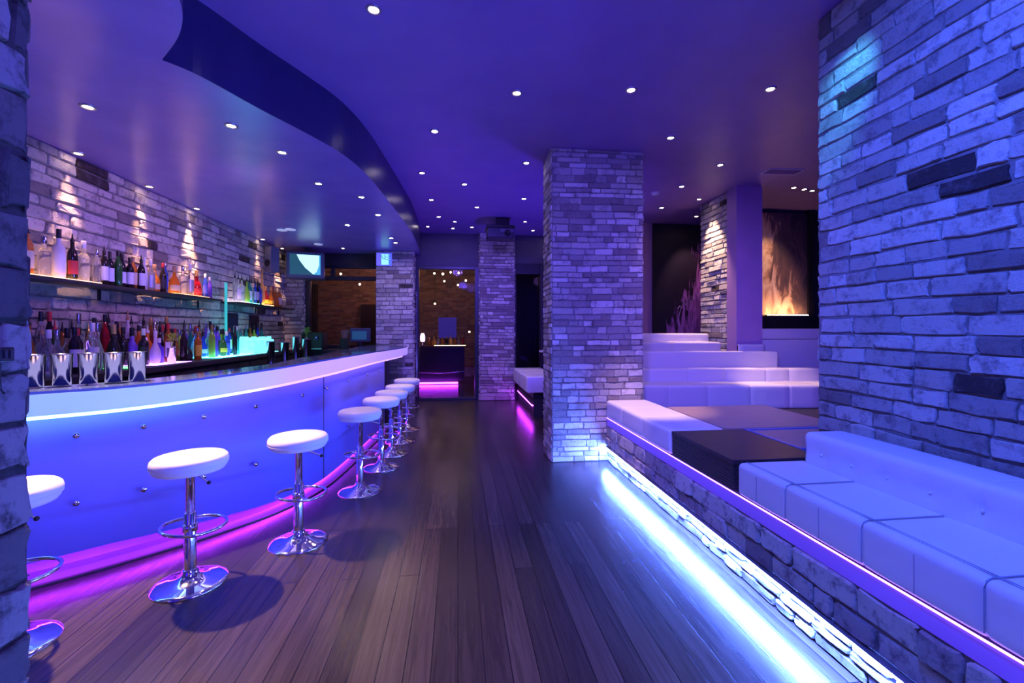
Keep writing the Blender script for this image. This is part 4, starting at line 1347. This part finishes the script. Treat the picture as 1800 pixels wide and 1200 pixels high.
downlight(4.84, 5.90, CZ, 'small warm spot over the lit picture, left of three', G3, 0, WARM, 50, None, True)
downlight(5.05, 5.95, CZ, 'brightest warm spot over the lit picture, middle of three', G3, 60, WARM, 50, (5.2, 6.9, 2.5), True)
downlight(5.22, 6.0, CZ, 'small warm spot over the lit picture, right of three', G3, 0, WARM, 50, None, True)
G2 = 'downlights in the lowered bar ceiling'
for x, y, p, lab, c, tgt in [
    (-2.63, 3.52, 150, 'recessed downlight in the bar ceiling nearest the camera', WARM, (-1.7, 2.1, 0)),
    (-1.76, 3.71, 34, 'recessed downlight over the counter edge, second from the camera', PINK, (-1.5, 2.95, .7)),
    (-1.57, 4.21, 36, 'recessed downlight over the counter edge, third from the camera', PINK, (-1.15, 3.4, .7)),
    (-1.51, 5.06, 60, 'recessed downlight over the counter, middle of its row', PINK, (-0.92, 4.3, .76)),
    (-1.15, 5.51, 60, 'recessed downlight over the stools, near one', PINK, (-0.82, 5.25, .76)),
    (-1.10, 6.33, 60, 'recessed downlight over the stools, far one', PINK, (-0.77, 6.45, .76)),
    (-1.67, 7.00, 16, 'recessed warm downlight over the far counter', WARM, None),
    (-2.23, 9.00, 4, 'recessed warm downlight nearest the bar window', WARM, None),
    (-1.15, 7.90, 14, 'recessed downlight over the counter end, left of a pair', PINK, None),
    (-1.13, 8.30, 10, 'recessed downlight over the counter end, right of a pair', PINK, None),
]:
    downlight(x, y, SZ, lab, G2, p * (7.5 if p > 100 else 1.25), c, 70 if p > 100 else 46, tgt, warm=(c is WARM), hot=(6 < y < 8.6))
G4 = 'wall washers along the bar wall'
for x, y, p, lab in [(-3.41, 4.46, 18, 'warm wall washer over the first shelf bottles'), (-3.41, 5.39, 22, 'warm wall washer over the middle of the long shelf'),
                     (-3.41, 6.29, 60, 'brightest warm wall washer over the end of the long shelf'), (-3.41, 8.28, 10, 'warm wall washer over the tall gold bottle'), (-3.41, 9.15, 26, 'warm wall washer in the far corner of the bar wall')]:
    downlight(x, y, SZ, lab, G4, p * 10, (1.0, 0.50, 0.30), 36, (x - 0.16, y, 0.9), True, 0.95)

# blue effect spots on the right wall
def effect_spot(x, y, z, tgt, label, power, color, size):
    t = thing('effect_spot', label, 'lamp', (x, y, z))
    MB().lathe([(0.045, 0), (0.05, .004), (0.05, CZ - z)], 20).build('housing', M_black, t)
    spot('beam', (x, y, z - .02), tgt, power, color, size, 0.9, 0.03)


effect_spot(2.05, 2.15, 3.5, (2.39, 2.52, 2.95), 'black blue effect spot above the near right wall', 60, (0.08, 0.50, 1.0), 42)

# ================================================================== PICTURES
def art_mat(name, stops, warp, scale, sx=1.0, xr=(0.34, -0.45), zr=(0.14, -0.14)):
    m = pbr(name, (.3, .3, .3), .6)
    b = bsdf(m)
    tc = nd(m, 'ShaderNodeTexCoord')
    mp = nd(m, 'ShaderNodeMapping')
    mp.inputs['Scale'].default_value = (2.4 * sx, 1, 0.8)
    lk(m, tc.outputs['Object'], mp.inputs[0])
    nz = nd(m, 'ShaderNodeTexNoise')
    nz.inputs['Scale'].default_value = scale
    nz.inputs['Detail'].default_value = 8
    nz.inputs['Roughness'].default_value = .62
    nz.inputs['Distortion'].default_value = warp
    lk(m, mp.outputs[0], nz.inputs['Vector'])
    sp = nd(m, 'ShaderNodeSeparateXYZ')
    lk(m, tc.outputs['Object'], sp.inputs[0])
    mr = nd(m, 'ShaderNodeMapRange')
    mr.inputs['From Min'].default_value = 0.0
    mr.inputs['From Max'].default_value = 1.2
    mr.inputs['To Min'].default_value = xr[0]
    mr.inputs['To Max'].default_value = xr[1]
    lk(m, sp.outputs['X'], mr.inputs['Value'])
    m3 = nd(m, 'ShaderNodeMapRange')
    m3.inputs['From Min'].default_value = 0.1
    m3.inputs['From Max'].default_value = 1.5
    m3.inputs['To Min'].default_value = zr[0]
    m3.inputs['To Max'].default_value = zr[1]
    lk(m, sp.outputs['Z'], m3.inputs['Value'])
    a1 = nd(m, 'ShaderNodeMath', operation='ADD')
    lk(m, nz.outputs['Fac'], a1.inputs[0])
    lk(m, mr.outputs[0], a1.inputs[1])
    a2 = nd(m, 'ShaderNodeMath', operation='ADD')
    lk(m, a1.outputs[0], a2.inputs[0])
    lk(m, m3.outputs[0], a2.inputs[1])
    rp = ramp(m, stops)
    lk(m, a2.outputs[0], rp.inputs[0])
    lk(m, rp.outputs[0], b.inputs['Base Color'])
    return m


M_art = art_mat('abstract_painting', [(0.22, (0.05, 0.035, 0.045)), (0.42, (0.13, 0.08, 0.08)), (0.56, (0.20, 0.11, 0.09)), (0.64, (0.75, 0.42, 0.24)), (0.74, (0.95, 0.68, 0.45)), (0.9, (0.6, 0.3, 0.2))], 1.2, 2.4)
t = thing('picture', 'large warm lit abstract painting in a black surround', 'picture', (5.06, 6.98, 1.76))
MB().box(0, 0, 0, 0.92, 0.03, 1.74).build('canvas', M_art, t)
MB().box(-.06, -.20, -.26, 1.02, 0.05, -.03).box(0.925, -.03, -.03, 1.02, .05, 1.80).build('surround', M_black, t)
lt = thing('picture_light', 'slim warm uplight at the foot of the lit painting', 'lamp', (5.55, 6.86, 1.751))
MB().box(-.42, -.02, -.02, .36, .02, 0).build('housing', M_black, lt)
MB().box(-.40, -.012, 0, .34, .012, .006).build('tube', pbr('picture_tube', (1, .8, .6), .5, emit=(1.0, .55, .25), es=75), lt)

M_art2 = art_mat('violet_mural', [(0.25, (0.006, 0.004, 0.008)), (0.46, (0.012, 0.006, 0.014)), (0.52, (0.20, 0.07, 0.20)), (0.62, (0.42, 0.14, 0.36)), (0.74, (0.16, 0.05, 0.15)), (0.9, (0.36, 0.12, 0.32))], 0.6, 2.6, 2.2, (0.36, -0.34), (0.16, -0.24))
t = thing('mural', 'dark mural with streaked violet shapes at the back of the lounge', 'picture', (3.72, 8.16, 1.3))
MB().box(0.0, 0, 0, 1.25, 0.03, 2.25).build('panel', M_art2, t).matrix_local = Matrix.Translation((1.25, 0, 0)) @ Matrix.Rotation(R(180), 4, 'Z')
rg = random.Random(9)
mb = MB()
x = 0.50
for k in range(7):
    x2 = x + rg.uniform(.04, .1)
    mb.tube([(x, -.035, .62 + .05 * k + rg.uniform(-.05, .05)), ((x + x2) / 2, -.035, .70 + .05 * k + rg.uniform(-.05, .08)), (x2, -.035, .64 + .05 * k)], .006, 5)
    x = x2
mb.tube([(.56, -.035, .62), (.50, -.035, .40), (.58, -.035, .15)], .006, 5)
mb.build('scribble', pbr('scribble_paint', (.5, .32, .5), .6), t)

# ================================================================== NEXT ROOM
M_wood = grain_mat('warm_wood', (0.06, 0.03, 0.02), (0.12, 0.06, 0.04), .4)
t = thing('bar_counter', 'dark bar counter in the room behind the glass door', 'bar counter', (-0.45, 12.4, 0))
MB().box(-0.75, -0.05, 1.02, 0.68, 0.5, 1.07, b=0.005).build('countertop', M_wood, t)
MB().box(-0.70, 0.0, 0.1, 0.63, 0.45, 1.02).build('body', pbr('bar_body', (.05, .04, .06), .3), t)
MB().tube([(-0.68, -.06, .35), (0.0, -.08, .32), (0.62, -.06, .36)], .015, 8).build('foot_rail', M_steel, t)
MB().box(-0.2, -.045, 1.071, 0.66, -.02, 1.083).build('edge_light', pbr('edge_light', (1, .7, .4), .5, emit=(1, .6, .3), es=6), t)
led = thing('led_strip', 'magenta light strip under the bar behind the glass door', 'light strip', (-0.45, 12.38, 0.02))
MB().box(-.72, -.03, 0, .45, .0, .05).build('lamp', M_led_magenta, led)
for k in range(9):
    x = -0.78 + k * 0.115
    c = ['amber', 'gold', 'clear', 'orange', 'dark', 'gold', 'amber', 'clear', 'red'][k]
    bottle(x, 12.62 + 0.05 * (k % 2), 1.072, .22 + .03 * (k % 3), ['tall', 'squat', 'square'][k % 3], c, None, 'gold', F_, '%s bottle on the bar behind the glass door, %s from its left end' % (c, ORD[k + 1]), 'bottles behind the glass door', 0)
t = thing('table_lamp', 'small glowing white lamp on the bar behind the glass door', 'lamp', (-0.98, 12.6, 1.078))
MB().lathe([(.06, 0), (.06, .02), (.015, .03), (.015, .1)], 16).build('base', M_steel, t)
MB().lathe([(.05, .1), (.065, .14), (.065, .26), (.04, .33), (.0001, .34)], 18).build('shade', pbr('lamp_glow', (1, 1, 1), .4, emit=(.7, .4, 1), es=4), t)
o = tag(MB().box(-0.62, 14.33, 1.25, -0.05, 14.386, 1.9).build('blue_board', pbr('blue_board', (.1, .08, .5), .3, emit=(.03, .02, .28), es=.4)), 'dim blue lit panel on the brick wall behind the glass door', 'panel')
o = tag(MB().box(-5.9, 14.1, 0, -4.2, 14.36, 1.35).build('low_cabinet', pbr('cab', (.06, .06, .12), .5)), 'dark blue cabinet against the brick wall seen through the bar window', 'cabinet')
o = tag(MB().box(-3.0, 14.25, 0, -2.3, 14.37, 2.3).build('dark_door', pbr('door_dark', (.03, .015, .02), .5)), 'dark door in the brick wall seen through the bar window', 'door')
t = thing('dark_backdrop', 'added dark backdrop seen through the window between brick pillars', 'cabinet', (1.85, 11.2, 0))  # backdrop in cabinet shape, added to darken the view through the window
MB().box(-.75, -.2, 0, .6, .25, 2.9, b=.01).build('body', M_dark, t)
for k in range(3):
    dr = MB().box(-.73 + k * .44, -.222, .1, -.31 + k * .44, -.2, 2.8, b=.006).build('door', M_frame, t)
    MB().tube([(-.36 + k * .44, -.24, 1.0), (-.36 + k * .44, -.24, 1.3)], .008, 8).build('handle', M_steel, dr)
o = tag(MB().box(-4.55, 14.15, 1.35, -4.3, 14.36, 2.9).build('duct', M_dark), 'dark upright duct seen through the bar window', 'duct')
bulbs = [(-0.62, 11.9, 3.0), (-0.2, 12.4, 3.1), (0.02, 12.9, 3.15), (-0.4, 13.3, 2.95), (0.0, 13.4, 2.85), (0.22, 12.6, 2.9), (-0.65, 12.8, 2.25), (0.33, 13.0, 1.45), (-2.9, 11.5, 2.9), (-2.2, 11.2, 3.05), (-2.55, 12.0, 2.7)]
for k, (x, y, z) in enumerate(bulbs):
    where = 'seen through the glass door' if x > -1 else 'seen through the bar window'
    idx = k + 1 if x > -1 else k - 7
    t = thing('pendant_bulb', 'small warm hanging bulb %s, %s from the front' % (where, ORD[idx]), 'lamp', (x, y, z), 0, 'bulbs in the next room')
    MB().ball((0, 0, 0), .026, n=10).build('bulb', M_lens_warm, t)
    MB().tube([(0, 0, .035), (0, 0, CZ - z)], .005, 6).build('cord', M_black, t)
for x, y in ((-3.6, 12.6), (-0.4, 12.0), (-2.2, 13.6)):
    d_ = bpy.data.lights.new('room_glow', 'POINT')
    d_.energy = 11
    d_.color = (1.0, 0.50, 0.32)
    d_.shadow_soft_size = 0.03
    o = bpy.data.objects.new('room_glow', d_)
    COL.objects.link(o)
    o.location = (x, y, 3.0)
